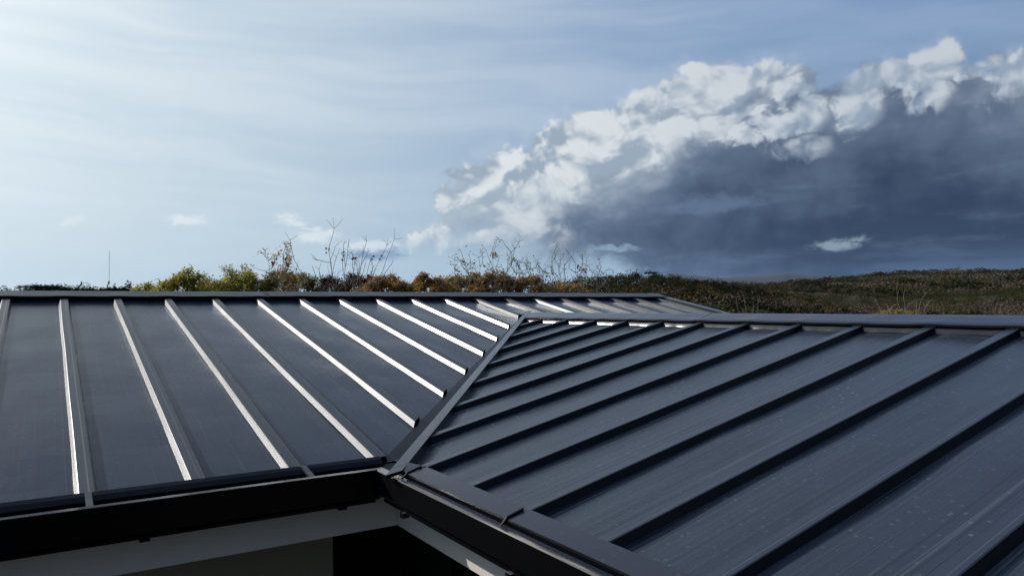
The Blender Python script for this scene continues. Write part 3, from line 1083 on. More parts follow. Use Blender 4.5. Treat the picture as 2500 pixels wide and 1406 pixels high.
# ---- far mountains
M_MTN, tt, b, _ = new_mat('mountain_rock')
geo = tt.n('ShaderNodeNewGeometry').outputs['Position']
tt.put(b.inputs['Base Color'], tt.mix(tt.noise(geo, 0.0012, 6, 0.6), (0.010, 0.014, 0.016), (0.022, 0.028, 0.028)))
b.inputs['Roughness'].default_value = 1.0
mp = [(1480, 700), (1560, 690), (1600, 678), (1637, 668), (1690, 675), (1760, 682), (1830, 677), (1880, 670), (1915, 665), (1970, 669), (2060, 679), (2160, 690), (2300, 700), (2500, 705)]
mpa = [azel(*p) for p in mp]
V, Fc = [], []
nA_, nR_ = 160, 10
for i in range(nA_ + 1):
    a = mpa[0][0] + (mpa[-1][0] - mpa[0][0]) * i / nA_
    e = float(np.interp(a, [q[0] for q in mpa], [q[1] for q in mpa]))
    for j in range(nR_ + 1):
        r = 13500 + 5000 * j / nR_
        s = math.sin(math.pi * min(1, j / nR_ * 1.0))
        x, y = r * math.sin(a), r * math.cos(a)
        peak = CZ + 16000 * math.tan(e)
        ridge = mnoise.fractal(Vector((x * 0.0009, y * 0.0009, 1.0)), 0.9, 2.2, 5)
        V.append((x, y, -30 + (peak + 30) * s ** 1.1 * (1 + 0.10 * ridge)))
for i in range(nA_):
    for j in range(nR_):
        q = i * (nR_ + 1) + j
        Fc.append((q, q + nR_ + 1, q + nR_ + 2, q + 1))
me = fast_mesh('mountains', V, np.array(Fc), [M_MTN], smooth=True)
mo = bpy.data.objects.new('mountains', me); col.objects.link(mo); mo['kind'] = 'structure'

# ================================================================ vegetation
def leaf_mat(name, stops, trans=0.45, spec=0.3):
    m = bpy.data.materials.new(name)
    m.use_nodes = True
    m.node_tree.nodes.clear()
    tt = T(m.node_tree)
    out = tt.n('ShaderNodeOutputMaterial')
    geo = tt.n('ShaderNodeNewGeometry')
    ramp = tt.n('ShaderNodeValToRGB')
    el_ = ramp.color_ramp.elements
    el_[0].position = stops[0][0]; el_[0].color = (*stops[0][1], 1)
    el_[1].position = stops[-1][0]; el_[1].color = (*stops[-1][1], 1)
    for p_, c_ in stops[1:-1]:
        e_ = el_.new(p_); e_.color = (*c_, 1)
    m.node_tree.links.new(geo.outputs['Random Per Island'], ramp.inputs[0])
    d = tt.n('ShaderNodeBsdfPrincipled')
    d.inputs['Roughness'].default_value = 0.6
    d.inputs['Specular IOR Level'].default_value = spec
    tr = tt.n('ShaderNodeBsdfTranslucent')
    m.node_tree.links.new(ramp.outputs[0], d.inputs['Base Color'])
    m.node_tree.links.new(ramp.outputs[0], tr.inputs['Color'])
    mx = tt.n('ShaderNodeMixShader')
    mx.inputs[0].default_value = trans
    m.node_tree.links.new(d.outputs[0], mx.inputs[1])
    m.node_tree.links.new(tr.outputs[0], mx.inputs[2])
    m.node_tree.links.new(mx.outputs[0], out.inputs[0])
    return m


def wood_mat(name, c0, c1):
    m, tt, b, _ = new_mat(name)
    obc = tt.n('ShaderNodeTexCoord').outputs['Object']
    tt.put(b.inputs['Base Color'], tt.mix(tt.noise(obc, 9.0, 4, 0.6), c0, c1))
    b.inputs['Roughness'].default_value = 0.9
    return m


L_YG = leaf_mat('yellow_green_leaf', [(0, (.09, .11, .02)), (.4, (.26, .26, .04)), (.8, (.46, .41, .07)), (1, (.34, .18, .04))])
L_GR = leaf_mat('green_leaf', [(0, (.03, .05, .015)), (.5, (.13, .15, .03)), (.85, (.27, .25, .05)), (1, (.26, .16, .04))])
L_OR = leaf_mat('orange_brown_leaf', [(0, (.10, .07, .03)), (.3, (.22, .14, .045)), (.55, (.38, .18, .05)), (.8, (.26, .23, .06)), (1, (.46, .16, .04))])
L_OG = leaf_mat('green_brown_leaf', [(0, (.05, .04, .015)), (.3, (.20, .18, .05)), (.6, (.28, .17, .05)), (.8, (.26, .24, .07)), (1, (.38, .18, .05))])
L_DG = leaf_mat('dull_green_leaf', [(0, (.02, .03, .012)), (.6, (.05, .06, .02)), (1, (.12, .12, .03))])
L_RD = leaf_mat('dark_red_leaf', [(0, (.02, .012, .010)), (.5, (.06, .02, .014)), (.85, (.10, .035, .015)), (1, (.06, .05, .015))])
L_DK = leaf_mat('dark_evergreen_leaf', [(0, (.006, .009, .006)), (.6, (.013, .018, .009)), (1, (.026, .028, .012))], 0.15, 0.0)
L_FA = leaf_mat('scrub_canopy_leaf', [(0, (.050, .037, .019)), (.5, (.072, .053, .027)), (1, (.100, .068, .032))], 0.15, 0.0)
L_FG = leaf_mat('olive_canopy_leaf', [(0, (.024, .027, .012)), (.5, (.042, .045, .017)), (1, (.064, .061, .023))], 0.15, 0.0)
L_FB = leaf_mat('bare_scrub_twig', [(0, (.070, .056, .040)), (.5, (.095, .075, .054)), (1, (.125, .10, .072))], 0.1, 0.0)
B_GY = wood_mat('grey_bark', (.11, .09, .07), (.22, .18, .145))
B_DK = wood_mat('dark_bark', (.018, .014, .011), (.045, .035, .028))
B_PL = wood_mat('pale_dry_twig', (.16, .14, .10), (.28, .25, .19))


def tubes(segs, k=4):
    """segs: list of (p0, p1, r0, r1) -> V, F quads"""
    if not segs:
        return np.zeros((0, 3)), np.zeros((0, 4), int)
    A = np.array([s[0] for s in segs]); Bq = np.array([s[1] for s in segs])
    R0 = np.array([s[2] for s in segs])[:, None, None]; R1 = np.array([s[3] for s in segs])[:, None, None]
    d = Bq - A
    d /= np.linalg.norm(d, axis=1, keepdims=True) + 1e-9
    h = np.where(np.abs(d[:, 2:3]) < 0.9, np.array([[0, 0, 1.0]]), np.array([[1.0, 0, 0]]))
    u = np.cross(d, h); u /= np.linalg.norm(u, axis=1, keepdims=True) + 1e-9
    v = np.cross(d, u)
    an = np.arange(k) * 2 * math.pi / k
    ring = np.cos(an)[None, :, None] * u[:, None, :] + np.sin(an)[None, :, None] * v[:, None, :]
    V = np.concatenate([A[:, None, :] + ring * R0, Bq[:, None, :] + ring * R1], axis=1).reshape(-1, 3)
    n = len(segs)
    b = (np.arange(n) * 2 * k)[:, None]
    F_ = []
    for q in range(k):
        r = (q + 1) % k
        F_.append(np.concatenate([b + q, b + r, b + k + r, b + k + q], axis=1))
    return V, np.concatenate(F_)


def grow(rg, p, d, length, rad, depth, segs, tips, spread=0.6, curl=0.25, nchild=(2, 4), upb=0.15, shrink=0.68, steps=4, mids=None):
    p = np.array(p, float); d = np.array(d, float); d /= np.linalg.norm(d)
    st = length / steps
    for i in range(steps):
        d2 = d + rg.normal(0, curl, 3) * 0.5 + np.array([0, 0, upb * 0.3])
        d2 /= np.linalg.norm(d2)
        q = p + d2 * st
        r0 = rad * (1 - 0.35 * i / steps); r1 = rad * (1 - 0.35 * (i + 1) / steps)
        segs.append((p, q, r0, r1))
        if mids is not None and depth <= 1:
            mids.append(q)
        p, d = q, d2
        if depth > 0 and i >= 1 and rg.random() < 0.55:
            dd = d + rg.normal(0, spread, 3); dd[2] += upb
            grow(rg, p, dd, length * shrink * rg.uniform(.6, 1), rad * 0.55, depth - 1, segs, tips, spread, curl, nchild, upb, shrink, steps, mids)
    if depth > 0:
        for _ in range(rg.integers(*nchild)):
            dd = d + rg.normal(0, spread, 3); dd[2] += upb
            grow(rg, p, dd, length * shrink * rg.uniform(.7, 1.1), rad * 0.62, depth - 1, segs, tips, spread, curl, nchild, upb, shrink, steps, mids)
    else:
        tips.append(p)


def leaves(rg, pts, size, jitter, per, flat=0.3, asp=0.6):
    """small folded leaf quads scattered about points"""
    P0 = np.repeat(np.asarray(pts), per, axis=0)
    n = len(P0)
    P0 = P0 + rg.normal(0, 1, (n, 3)) * np.array(jitter)
    u = rg.normal(0, 1, (n, 3)); u[:, 2] *= flat; u /= np.linalg.norm(u, axis=1, keepdims=True)
    w = rg.normal(0, 1, (n, 3)); v = np.cross(u, w); v /= np.linalg.norm(v, axis=1, keepdims=True)
    s = size * rg.uniform(.6, 1.3, (n, 1))
    V = np.stack([P0, P0 + u * s * .5 + v * s * asp * .5, P0 + u * s, P0 + u * s * .5 - v * s * asp * .5], axis=1).reshape(-1, 3)
    F_ = np.arange(4 * n).reshape(-1, 4)
    return V, F_


def place_tree(name, base, segs, leafV, leafF, bark, leafm, label, cat='tree', group=None, wood_name='trunk', crown_name='crown', extra=None):
    root = empty(name, base, label, cat, group)
    bx = np.array(base)
    if segs:
        V, F_ = tubes([(np.array(s[0]) - bx, np.array(s[1]) - bx, s[2], s[3]) for s in segs])
        o = bpy.data.objects.new(wood_name, fast_mesh(wood_name, V, F_, [bark])); col.objects.link(o); o.parent = root
    if leafV is not None and len(leafV):
        o = bpy.data.objects.new(crown_name, fast_mesh(crown_name, leafV - bx, leafF, [leafm])); col.objects.link(o); o.parent = root
    if extra:
        V, F_, m_, nm = extra
        o = bpy.data.objects.new(nm, fast_mesh(nm, V - bx, F_, [m_])); col.objects.link(o); o.parent = root
    return root


def at(px, py, dist):
    """world point on the line of sight of a pixel at a horizontal distance"""
    a, e = azel(px, py)
    return np.array([dist * math.sin(a), dist * math.cos(a), CZ + dist * math.tan(e)])


def shrub(seed, pxl, pxr, pytop, dist, leafm, bark, label, name='shrub', size=0.06, per=5, dense=1.0, cat='shrub', tops=3, group='trees and shrubs behind the house', vis=712, fat=1.0):
    """a bush or small tree: stems fan out to nodes, twigs grow from the nodes up to a lumpy crown envelope"""
    rg = np.random.default_rng(seed)
    pm = (pxl + pxr) / 2
    c = at(pm, pytop, dist)
    wid = np.linalg.norm(at(pxr, pytop, dist)[:2] - at(pxl, pytop, dist)[:2])
    rgt = (at(pxr, pytop, dist) - at(pxl, pytop, dist)); rgt[2] = 0; rgt /= np.linalg.norm(rgt)
    fwd = np.array([-rgt[1], rgt[0], 0.0])
    gz = ground_z(c[0], c[1])
    H = c[2] - gz
    vish = (vis - pytop) / F_PX * dist * 1.15           # how much of the crown clears the ridge
    ph = rg.uniform(0, 6.28)
    lob = [(rg.uniform(-.75, .75), rg.uniform(.12, .25), rg.uniform(.35, 1)) for _ in range(tops)]
    lob[0] = (rg.uniform(-.2, .2), .22, 1.0)

    def env(u, w):
        """crown height above the ground at normalised offsets"""
        b_ = max(math.exp(-((u - l[0]) / (l[1] * 1.6 * fat)) ** 2) * l[2] for l in lob)
        rim = max(0.0, 1 - abs(u) ** 2.6) * max(0.0, 1 - 0.5 * abs(w) ** 2)
        return H - vish * 1.05 * (1 - (0.56 + 0.44 * b_) * rim)
    segs, tips, mids = [], [], []
    base = np.array([c[0], c[1], gz])
    ncol = max(5, int(wid / 0.20))
    for i in range(ncol * 2):
        u = (i // 2 + rg.uniform(0, 1)) / ncol * 2 - 1
        w = rg.uniform(-1, 1)
        top = env(u, w) * 1.0
        L = rg.uniform(.55, .95) * max(.5, vish * .9)
        node = base + rgt * (u * wid * .5 * .88) + fwd * (w * wid * .35) + np.array([0, 0, max(.8, top - L)])
        p0 = base + rgt * (u * .2) + fwd * (w * .2) - np.array([0, 0, .15])
        mid = p0 + (node - p0) * .55 + rg.normal(0, .12, 3) + np.array([0, 0, .25])
        segs += [(p0, mid, .045, .030), (mid, node, .030, .016)]
        sg, tp_, md = [], [], []
        for _ in range(3):
            d = np.array([0, 0, 1.0]) + rgt * (u * .5 + rg.normal(0, .45)) + fwd * rg.normal(0, .5)
            grow(rg, node, d, L * rg.uniform(.45, .75), .013, 2, sg, tp_, .6, .35, (2, 3), .25, .6, 3, md)
        # squash anything that would overshoot the envelope
        zt = max(q[2] for q in tp_)
        lim = gz + top
        k = min(1.15, (lim - node[2]) / max(.05, zt - node[2]))
        f = lambda q: np.array([q[0], q[1], node[2] + (q[2] - node[2]) * k])
        segs += [(f(a_), f(b_), r0, r1) for a_, b_, r0, r1 in sg]
        tips += [f(q) for q in tp_]; mids += [f(q) for q in md]
    pts = np.array(tips + mids)
    sel = pts[rg.random(len(pts)) < dense]
    LV, LF = leaves(rg, sel, size, (.055, .055, .045), per)
    return place_tree(name, tuple(base), segs, LV, LF, bark, leafm, label, cat, group)


# left to right behind the ridge of the left wing
shrub(11, 318, 410, 692, 24, L_YG, B_DK, 'low yellow green bush at the left end of the shrubs behind the ridge', dense=.7)
shrub(12, 385, 536, 653, 23, L_YG, B_DK, 'yellow green feathery tree at the left, standing against the pale sky', name='small_tree', cat='tree', dense=.85, per=6, tops=4, fat=1.5)
shrub(13, 490, 556, 668, 24, L_OR, B_GY, 'thin reddish bush between the two yellow green trees', dense=.35, per=4)
shrub(14, 515, 660, 646, 22.5, L_YG, B_DK, 'taller yellow green tree with two airy tops, second from the left', name='small_tree', cat='tree', dense=.8, per=6, tops=5, fat=1.5)
shrub(15, 618, 748, 656, 22, L_GR, B_GY, 'green bush under the spray of brown leaves', dense=.85, fat=1.4)
shrub(16, 700, 804, 664, 24, L_GR, B_DK, 'small dark green bush at the foot of the long bare shoots', dense=.55)
shrub(17, 756, 872, 666, 23.5, L_RD, B_GY, 'dull red brown bush behind the bare shoots', dense=.6)
shrub(18, 832, 932, 655, 23, L_RD, B_DK, 'dark red bush rising just right of the bare shoots', dense=.9, per=7)
shrub(19, 868, 1010, 666, 21.5, L_OR, B_GY, 'orange bush right of the dark red one', dense=.95, per=7)
shrub(20, 968, 1116, 664, 21, L_OR, B_GY, 'rust coloured bush in the middle of the row', dense=.95, per=7)
shrub(21, 1068, 1194, 656, 21.5, L_OG, B_GY, 'green brown bush below the dark seed pod', dense=.9, per=6)
shrub(22, 1140, 1276, 662, 21, L_OR, B_GY, 'rusty bush at the foot of the tallest crooked branches', dense=.85, per=6)
shrub(23, 1232, 1366, 671, 21, L_OR, B_GY, 'low orange red bush right of the tallest crooked branches', dense=.7)
shrub(24, 1325, 1446, 684, 22, L_OR, B_GY, 'lowest orange bush under the bonsai like bare tree', dense=.55)


def twig_tree(seed, px, dist, tops, label, bark, name='bare_tree', crooked=True, leafm=None, leafsz=.06, leafn=2, group='bare branches above the shrubs', pods=None, podm=None):
    podm = podm or L_RD
    """branches aimed at a list of (px,py) tops; each is a crooked path with side twigs"""
    rg = np.random.default_rng(seed)
    b0 = at(px, 748, dist)
    gz = ground_z(b0[0], b0[1])
    base = np.array([b0[0], b0[1], gz])
    fork = base + np.array([0, 0, (CZ - gz) * 0.55])
    segs = [(base - np.array([0, 0, .1]), fork, .07, .05)]
    tips = []
    for (tx, ty) in tops:
        end = at(tx, ty, dist + rg.uniform(-.6, .6))
        n = 9
        prev = fork.copy()
        L = np.linalg.norm(end - fork)
        off = np.zeros(3)
        for i in range(1, n + 1):
            f = i / n
            off = off * 0.5 + rg.normal(0, (.035 if crooked else .010) * L, 3) * (1 if i < n else 0)
            q = fork + (end - fork) * f + off
            q[2] += (0 if crooked else 0.05 * L * math.sin(math.pi * f) * 0)
            r0 = .015 * (1 - .8 * (i - 1) / n) + .0025; r1 = .015 * (1 - .8 * i / n) + .0025
            segs.append((prev, q, r0, r1))
            if i >= 3:
                for _ in range(2 if crooked else 1):
                    if rg.random() < (.85 if crooked else .5):
                        dd = (end - fork) / L + rg.normal(0, .75 if crooked else .4, 3); dd[2] += .2
                        grow(rg, q, dd, L * (.13 if crooked else .16) * rg.uniform(.5, 1.1), .008, 1, segs, tips, .7, .5 if crooked else .15, (1, 3), .2, .6, 3)
            prev = q
        tips.append(end)
    LV = LF = None
    if leafm is not None:
        LV, LF = leaves(rg, np.array(tips), leafsz, (.05, .05, .05), leafn)
    root = place_tree(name, tuple(base), segs, LV, LF, bark, leafm, label, 'tree', group, wood_name='branches', crown_name='leaf_tufts', extra=None)
    for ch in root.children:
        if ch.name.startswith('leaf_tufts'):
            ch['kind'] = 'stuff'
    for (a_, b_) in (pods or []):
        p_ = at(a_, b_, dist)
        V, F_ = leaves(rg, np.zeros((1, 3)), .075, (.03, .03, .035), 9, 1.0, .8)
        o = bpy.data.objects.new('seed_pod', fast_mesh('seed_pod', V, F_, [podm])); col.objects.link(o)
        o.parent = root; o.location = Vector(p_ - base)
    return root


twig_tree(31, 742, 21.0, [(664, 643), (677, 632), (697, 632), (705, 640), (689, 655)], 'spray of brown leaves on a thin branch above the green bush', B_GY, leafm=L_OR, leafsz=.07, leafn=5, pods=[(697, 633), (665, 644), (702, 646)])
twig_tree(32, 850, 20.5, [(717, 634), (762, 650), (801, 611), (806, 640), (838, 623), (868, 634), (886, 626), (780, 665), (735, 655)], 'long thin bare shoots fanning up left of centre', B_GY, crooked=False, pods=[(837, 624), (867, 633), (801, 612)])
twig_tree(33, 820, 20.5, [(905, 632), (934, 630), (942, 627), (915, 650), (944, 660), (880, 650), (893, 640)], 'bare shoots leaning right over the dark red bush', B_GY, crooked=False, pods=[(933, 630), (909, 632)])
twig_tree(34, 1165, 20.5, [(1130, 642), (1150, 655), (1114, 658), (1175, 650), (1190, 662)], 'crooked branches carrying a dark seed pod', B_GY, leafm=L_GR, leafn=2, pods=[(1130, 641), (1115, 659)])
twig_tree(35, 1225, 20.5, [(1202, 621), (1246, 616), (1240, 640), (1196, 640), (1220, 655), (1262, 662)], 'tallest crooked branches tipped with an orange leaf cluster', B_GY, leafm=L_GR, leafn=1, pods=[(1201, 621), (1204, 626), (1207, 622)], podm=L_OR)
twig_tree(36, 1290, 20.5, [(1266, 650), (1296, 641), (1272, 668), (1308, 660)], 'crooked twigs right of the orange leaf cluster', B_GY, leafm=L_GR, leafn=3, leafsz=.05)
twig_tree(37, 1330, 20.5, [(1305, 658), (1322, 662), (1345, 672), (1350, 680)], 'low crooked twigs left of the bonsai like tree', B_GY, leafm=L_GR, leafn=1)
twig_tree(38, 1388, 20.0, [(1347, 640), (1362, 652), (1379, 636), (1404, 648), (1420, 655), (1430, 664), (1414, 672)], 'bonsai like bare tree with flat twiggy top at the right end of the row', B_GY, leafm=L_YG, leafn=2, leafsz=.05, pods=[(1413, 652), (1430, 661)])
twig_tree(39, 1445, 20.5, [(1452, 668), (1468, 664), (1458, 674)], 'small forked twig just right of the bonsai like tree', B_GY, leafm=L_GR, leafn=1)

# ---- treeline on the far left
def crown_mesh(seed, n, leafm, rad=1.0, hgt=1.0, clumps=9, size=.22, trunk=True, bare=False):
    rg = np.random.default_rng(seed)
    cs = rg.normal(0, 1, (clumps, 3)); cs /= np.linalg.norm(cs, axis=1, keepdims=True)
    cs *= rg.uniform(.35, .8, (clumps, 1)); cs[:, 2] = np.abs(cs[:, 2]) * .9
    rr = rg.uniform(.28, .48, clumps)
    idx = rg.integers(0, clumps, n)
    d = rg.normal(0, 1, (n, 3)); d /= np.linalg.norm(d, axis=1, keepdims=True)
    P0 = cs[idx] + d * rr[idx][:, None] * rg.uniform(.7, 1.08, (n, 1)) ** .6
    P0 *= np.array([rad, rad, hgt * .62]); P0[:, 2] += hgt * .45
    V, F_ = leaves(rg, P0, size, (.01, .01, .01), 1, .6 if not bare else 3.0, .7 if not bare else .12)
    mi = np.zeros(len(F_), int)
    mats = [leafm]
    if trunk:
        segs = [(np.array([0, 0, -.25]), np.array([.04, 0, hgt * .5]), .06 * rad, .035 * rad)]
        for q in range(5):
            e_ = cs[q % clumps] * np.array([rad, rad, hgt * .6]) + np.array([0, 0, hgt * .45])
            segs.append((np.array([.02, 0, hgt * .3]), e_, .03 * rad, .01 * rad))
        TV, TF = tubes(segs)
        F_ = np.concatenate([F_, TF + len(V)]); V = np.concatenate([V, TV])
        mi = np.concatenate([mi, np.ones(len(TF), int)])
        mats.append(B_DK)
    return V, F_, mats, mi


def skyline_tree(seed, kind):
    """7 m tree, crown in the upper part; flat = umbrella crown, dome = rounded, spiky = narrow"""
    rg = np.random.default_rng(seed)
    segs, tips = [], []
    top = 7.0
    p = np.array([0, 0, -.2]); fk = np.array([rg.normal(0, .1), rg.normal(0, .1), 3.6])
    segs.append((p, fk, .16, .11))
    n = {'flat': 9, 'dome': 9, 'spiky': 5, 'thin': 7}[kind]
    W_ = {'flat': 2.3, 'dome': 1.6, 'spiky': .6, 'thin': 1.9}[kind]
    for i in range(n):
        a = i * 2.4 + rg.uniform(-.3, .3); k = math.sqrt((i + .5) / n)
        x, y = math.cos(a) * W_ * k, math.sin(a) * W_ * k
        z = top - {'flat': .25 * k * k + .25, 'dome': 1.5 * k * k + .35, 'spiky': rg.uniform(.2, 1.6), 'thin': .5 * k + .25}[kind] + rg.normal(0, .08)
        q = np.array([x, y, z]); m_ = fk + (q - fk) * .5 + np.array([0, 0, -.15])
        segs += [(fk, m_, .06, .04), (m_, q, .04, .02)]
        for _ in range(60 if kind != 'thin' else 24):
            f_ = .42 if kind != 'spiky' else .22
            tips.append(q + rg.normal(0, 1, 3) * np.array([f_, f_, .16 if kind in ('flat', 'thin') else .34]))
    V, F_ = leaves(rg, np.array(tips), .17, (.05, .05, .04), 5, .5, .7)
    TV, TF = tubes(segs)
    mi = np.concatenate([np.zeros(len(F_), int), np.ones(len(TF), int)])
    return (V, F_, TV, TF)


TK = {}
for kd in ('flat', 'dome', 'spiky', 'thin'):
    for v_ in range(2):
        V, F_, TV, TF = skyline_tree(300 + v_ * 11 + len(kd), kd)
        TK[kd, v_] = (fast_mesh('crown', V, F_, [L_DK]), fast_mesh('trunk', TV, TF, [B_DK]))
tree_list = [(5, 703, 'dome', 'at the very left edge'), (32, 708, 'dome', 'second from the left edge, barely showing'), (56, 706, 'thin', 'third from the left edge'), (80, 707, 'flat', 'left of the flat topped pair, low'),
             (100, 695, 'flat', 'left one of the flat topped pair'), (123, 698, 'flat', 'right one of the flat topped pair'), (142, 704, 'dome', 'tucked right behind the flat topped pair'), (160, 694, 'thin', 'with sparse open crown right of the pair'),
             (184, 701, 'dome', 'round, right of the sparse crown'), (206, 700, 'dome', 'domed, third left of the mast'), (229, 705, 'dome', 'low, second left of the mast'), (249, 706, 'flat', 'just left of the mast'),
             (272, 706, 'dome', 'at the foot of the mast'), (287, 703, 'flat', 'just right of the mast'), (306, 695, 'spiky', 'slim and spiky, right of the mast'), (331, 701, 'dome', 'next to the yellow green bush')]
for i, (px, py, kd, lab) in enumerate(tree_list):
    dist = 118 + (i * 37 % 40)
    c = at(px, py, dist)
    gz = ground_z(c[0], c[1])
    sc_ = (c[2] - gz) / 7.05
    root = empty('tree', (c[0], c[1], gz), 'dark skyline tree ' + lab, 'tree', 'dark trees on the left skyline')
    root.scale = (sc_, sc_, sc_)
    root.rotation_euler = (0, 0, i * 1.3)
    for nm, me_ in zip(('crown', 'trunk'), TK[kd, i % 2]):
        o = bpy.data.objects.new(nm, me_); col.objects.link(o); o.parent = root
# low wood behind that line
def wood(name, n, sampler, leafms, size, quads, label, seed):
    rg = np.random.default_rng(seed)
    VV, FF, MI = [], [], []
    off = 0
    tpl = []
    for s in range(6):
        V, F_, _, _ = crown_mesh(seed * 10 + s, quads, None, 1, 1, 6, size, trunk=False)
        tpl.append((V, F_))
    for i in range(n):
        x, y, w, h, mi = sampler(rg)
        V, F_ = tpl[rg.integers(0, 6)]
        a = rg.uniform(0, 6.28); ca, sa = math.cos(a), math.sin(a)
        Q = V * np.array([w, w, h])
        Q = np.stack([Q[:, 0] * ca - Q[:, 1] * sa + x, Q[:, 0] * sa + Q[:, 1] * ca + y, Q[:, 2] + ground_z(x, y)], axis=1)
        VV.append(Q); FF.append(F_ + off); MI.append(np.full(len(F_), mi)); off += len(V)
    me = fast_mesh(name, np.concatenate(VV), np.concatenate(FF), leafms, np.concatenate(MI))
    o = bpy.data.objects.new(name, me); col.objects.link(o)
    o['kind'] = 'stuff'; o['label'] = label; o['category'] = 'woodland'
    return o


def s_left(rg):
    a = azel(rg.uniform(-400, 420), 700)[0]; r = rg.uniform(190, 330)
    return r * math.sin(a), r * math.cos(a), rg.uniform(2.5, 4.5), rg.uniform(6.0, 7.9) + (1.6 if a > azel(190, 700)[0] else 0), 0


wood('far_treeline', 330, s_left, [L_DK], .13, 150, 'dark low woodland along the left horizon beyond the roof ridge', 3)

# ---- wooded hills on the right
def s_right(rmin, rmax, w0, w1, h0, h1):
    def f(rg):
        px = rg.uniform(1300, 2650)
        a = azel(px, 700)[0]
        r = math.exp(rg.uniform(math.log(rmin), math.log(rmax)))
        x, y = r * math.sin(a), r * math.cos(a)
        nz = mnoise.noise(Vector((x * .010, y * .010, 2)))
        nz2 = mnoise.noise(Vector((x * .016, y * .016, 9)))
        u_ = rg.random()
        mi = 3 if (nz2 > .12 and u_ < .8) or (px < 1900 and u_ < .3) else (2 if nz > .04 and u_ < .85 else (1 if nz < -.12 or u_ < .2 else 0))
        return x, y, rg.uniform(w0, w1), rg.uniform(h0, h1), mi
    return f


MS = [L_FA, L_FG, L_FB, L_DK]
wood('hillside_scrub', 4200, s_right(85, 520, 1.6, 3.4, 2.0, 4.4), MS, .11, 130, 'mass of dry brown and green scrub covering the near hillside on the right', 5)
wood('distant_woodland', 6500, s_right(480, 1900, 3.0, 7.0, 3.0, 6.5), MS, .26, 30, 'distant dry woodland on the farther hills to the right', 6)
wood('far_hedges', 2200, s_right(1800, 5200, 12, 30, 7, 14), MS, .45, 12, 'thin dark lines of trees on the farthest slopes', 8)

for i, (px, lab) in enumerate([(1462, 'leftmost of the dark trees on the crest'), (1492, 'second of the dark trees on the crest'), (1530, 'in a dip of the crest'), (1556, 'near the top of the crest, left'), (1590, 'tallest on the top of the crest'),
                               (1601, 'touching the tallest crest tree'), (1640, 'right of the crest top'), (1700, 'where the crest starts to fall'), (1790, 'low on the falling crest')]):
    a = azel(px, 700)[0]; dist = 250 + (i * 31 % 30)
    x, y = dist * math.sin(a), dist * math.cos(a)
    root = empty('tree', (x, y, ground_z(x, y) - 1.5), 'dark tree on the right hill, ' + lab, 'tree', 'dark trees on the crest of the near right hill')
    k_ = (.62, .7, .55, .68, .8, .72, .62, .66, .6)[i]
    root.scale = (k_, k_, k_); root.rotation_euler = (0, 0, i * 2.1)
    for nm, me_ in zip(('crown', 'trunk'), TK[('flat', 'dome')[i % 2], i % 2]):
        o = bpy.data.objects.new(nm, me_); col.objects.link(o); o.parent = root

# ---- near twigs and bushes peeping over the right ridge
for i, (l, r_, tpy, dist, lm, lab) in enumerate([
        (1690, 1790, 744, 26, L_DG, 'dark green bush peeping over the right ridge near the end of the left wing'),
        (1800, 1880, 752, 27, L_DG, 'low dark bush left of the pale dry twigs above the right ridge'),
        (2120, 2250, 755, 27, L_OG, 'green bush with a few bright yellow leaves above the right ridge'),
        (2300, 2440, 757, 28, L_DG, 'low green bush above the far right of the ridge')]):
    shrub(60 + i, l, r_, tpy, dist, lm, B_DK, lab, dense=.6, per=6, vis=768, group='bushes peeping over the right ridge')
twig_tree(71, 1830, 25, [(1800, 748), (1818, 744), (1838, 742), (1850, 746)], 'pale dry twigs above the ridge near the left wing end', B_PL, crooked=False, group='pale dry twigs above the right ridge')
twig_tree(72, 2225, 25, [(2165, 742), (2190, 732), (2205, 728), (2238, 738), (2250, 735), (2262, 748), (2150, 752)], 'tallest fan of pale dry twigs above the middle of the right ridge', B_PL, crooked=False, group='pale dry twigs above the right ridge')

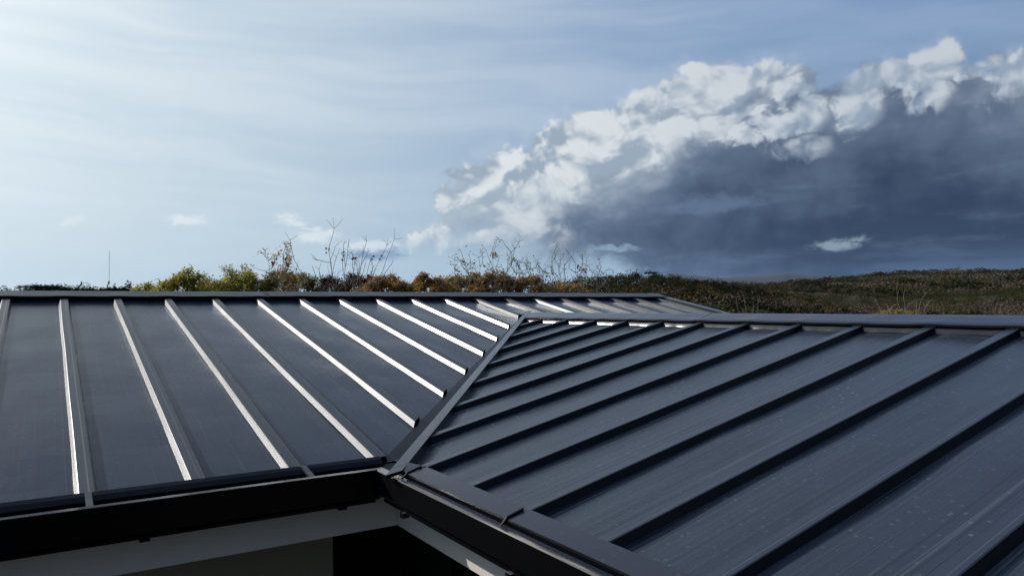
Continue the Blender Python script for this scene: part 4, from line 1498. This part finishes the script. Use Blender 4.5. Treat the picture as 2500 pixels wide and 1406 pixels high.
# ---- radio mast far off
c = at(267, 612, 900.0)
gz = ground_z(c[0], c[1])
mast = empty('radio_mast', (c[0], c[1], gz), 'very thin grey radio mast on the left horizon', 'mast')
H = c[2] - gz
segs = []
tri = [np.array([math.cos(q * 2.094), math.sin(q * 2.094), 0]) * .40 for q in range(3)]
for q in range(3):
    segs.append((tri[q], tri[q] + np.array([0, 0, H]), .06, .05))
nb = 40
for i in range(nb):
    z0, z1 = H * i / nb, H * (i + 1) / nb
    for q in range(3):
        segs.append((tri[q] + np.array([0, 0, z0]), tri[(q + 1) % 3] + np.array([0, 0, z1]), .035, .035))
M_MAST, tt, b, _ = new_mat('galvanised_steel')
b.inputs['Base Color'].default_value = (.32, .34, .36, 1); b.inputs['Roughness'].default_value = .6
V, F_ = tubes(segs)
o = bpy.data.objects.new('lattice', fast_mesh('lattice', V, F_, [M_MAST])); col.objects.link(o); o.parent = mast
gs = []
for q in range(3):
    for hh in (.35, .65, .95):
        gs.append((np.array([0, 0, H * hh]), tri[q] * 60 * hh + np.array([0, 0, 0.]), .02, .02))
V, F_ = tubes(gs, 3)
o = bpy.data.objects.new('guy_wires', fast_mesh('guy_wires', V, F_, [M_MAST])); col.objects.link(o); o.parent = mast

# ---- haze
HAZE = 8.0e-6
hz = mesh_obj('haze', [(x, y, z) for z in (-60, 1100) for (x, y) in ((-27500, -27500), (27500, -27500), (27500, 27500), (-27500, 27500))],
              [(3, 2, 1, 0), (4, 5, 6, 7), (0, 1, 5, 4), (1, 2, 6, 5), (2, 3, 7, 6), (3, 0, 4, 7)])
hm = bpy.data.materials.new('haze_air'); hm.use_nodes = True; hm.node_tree.nodes.clear()
ho = hm.node_tree.nodes.new('ShaderNodeOutputMaterial')
hv = hm.node_tree.nodes.new('ShaderNodeVolumePrincipled')
hv.inputs['Color'].default_value = (0.38, 0.60, 0.94, 1)
hv.inputs['Density'].default_value = HAZE
hv.inputs['Anisotropy'].default_value = 0.2
hm.node_tree.links.new(hv.outputs[0], ho.inputs['Volume'])
hz.data.materials.append(hm)
hz['kind'] = 'stuff'
hz['label'] = 'thin bluish air over the far hills'
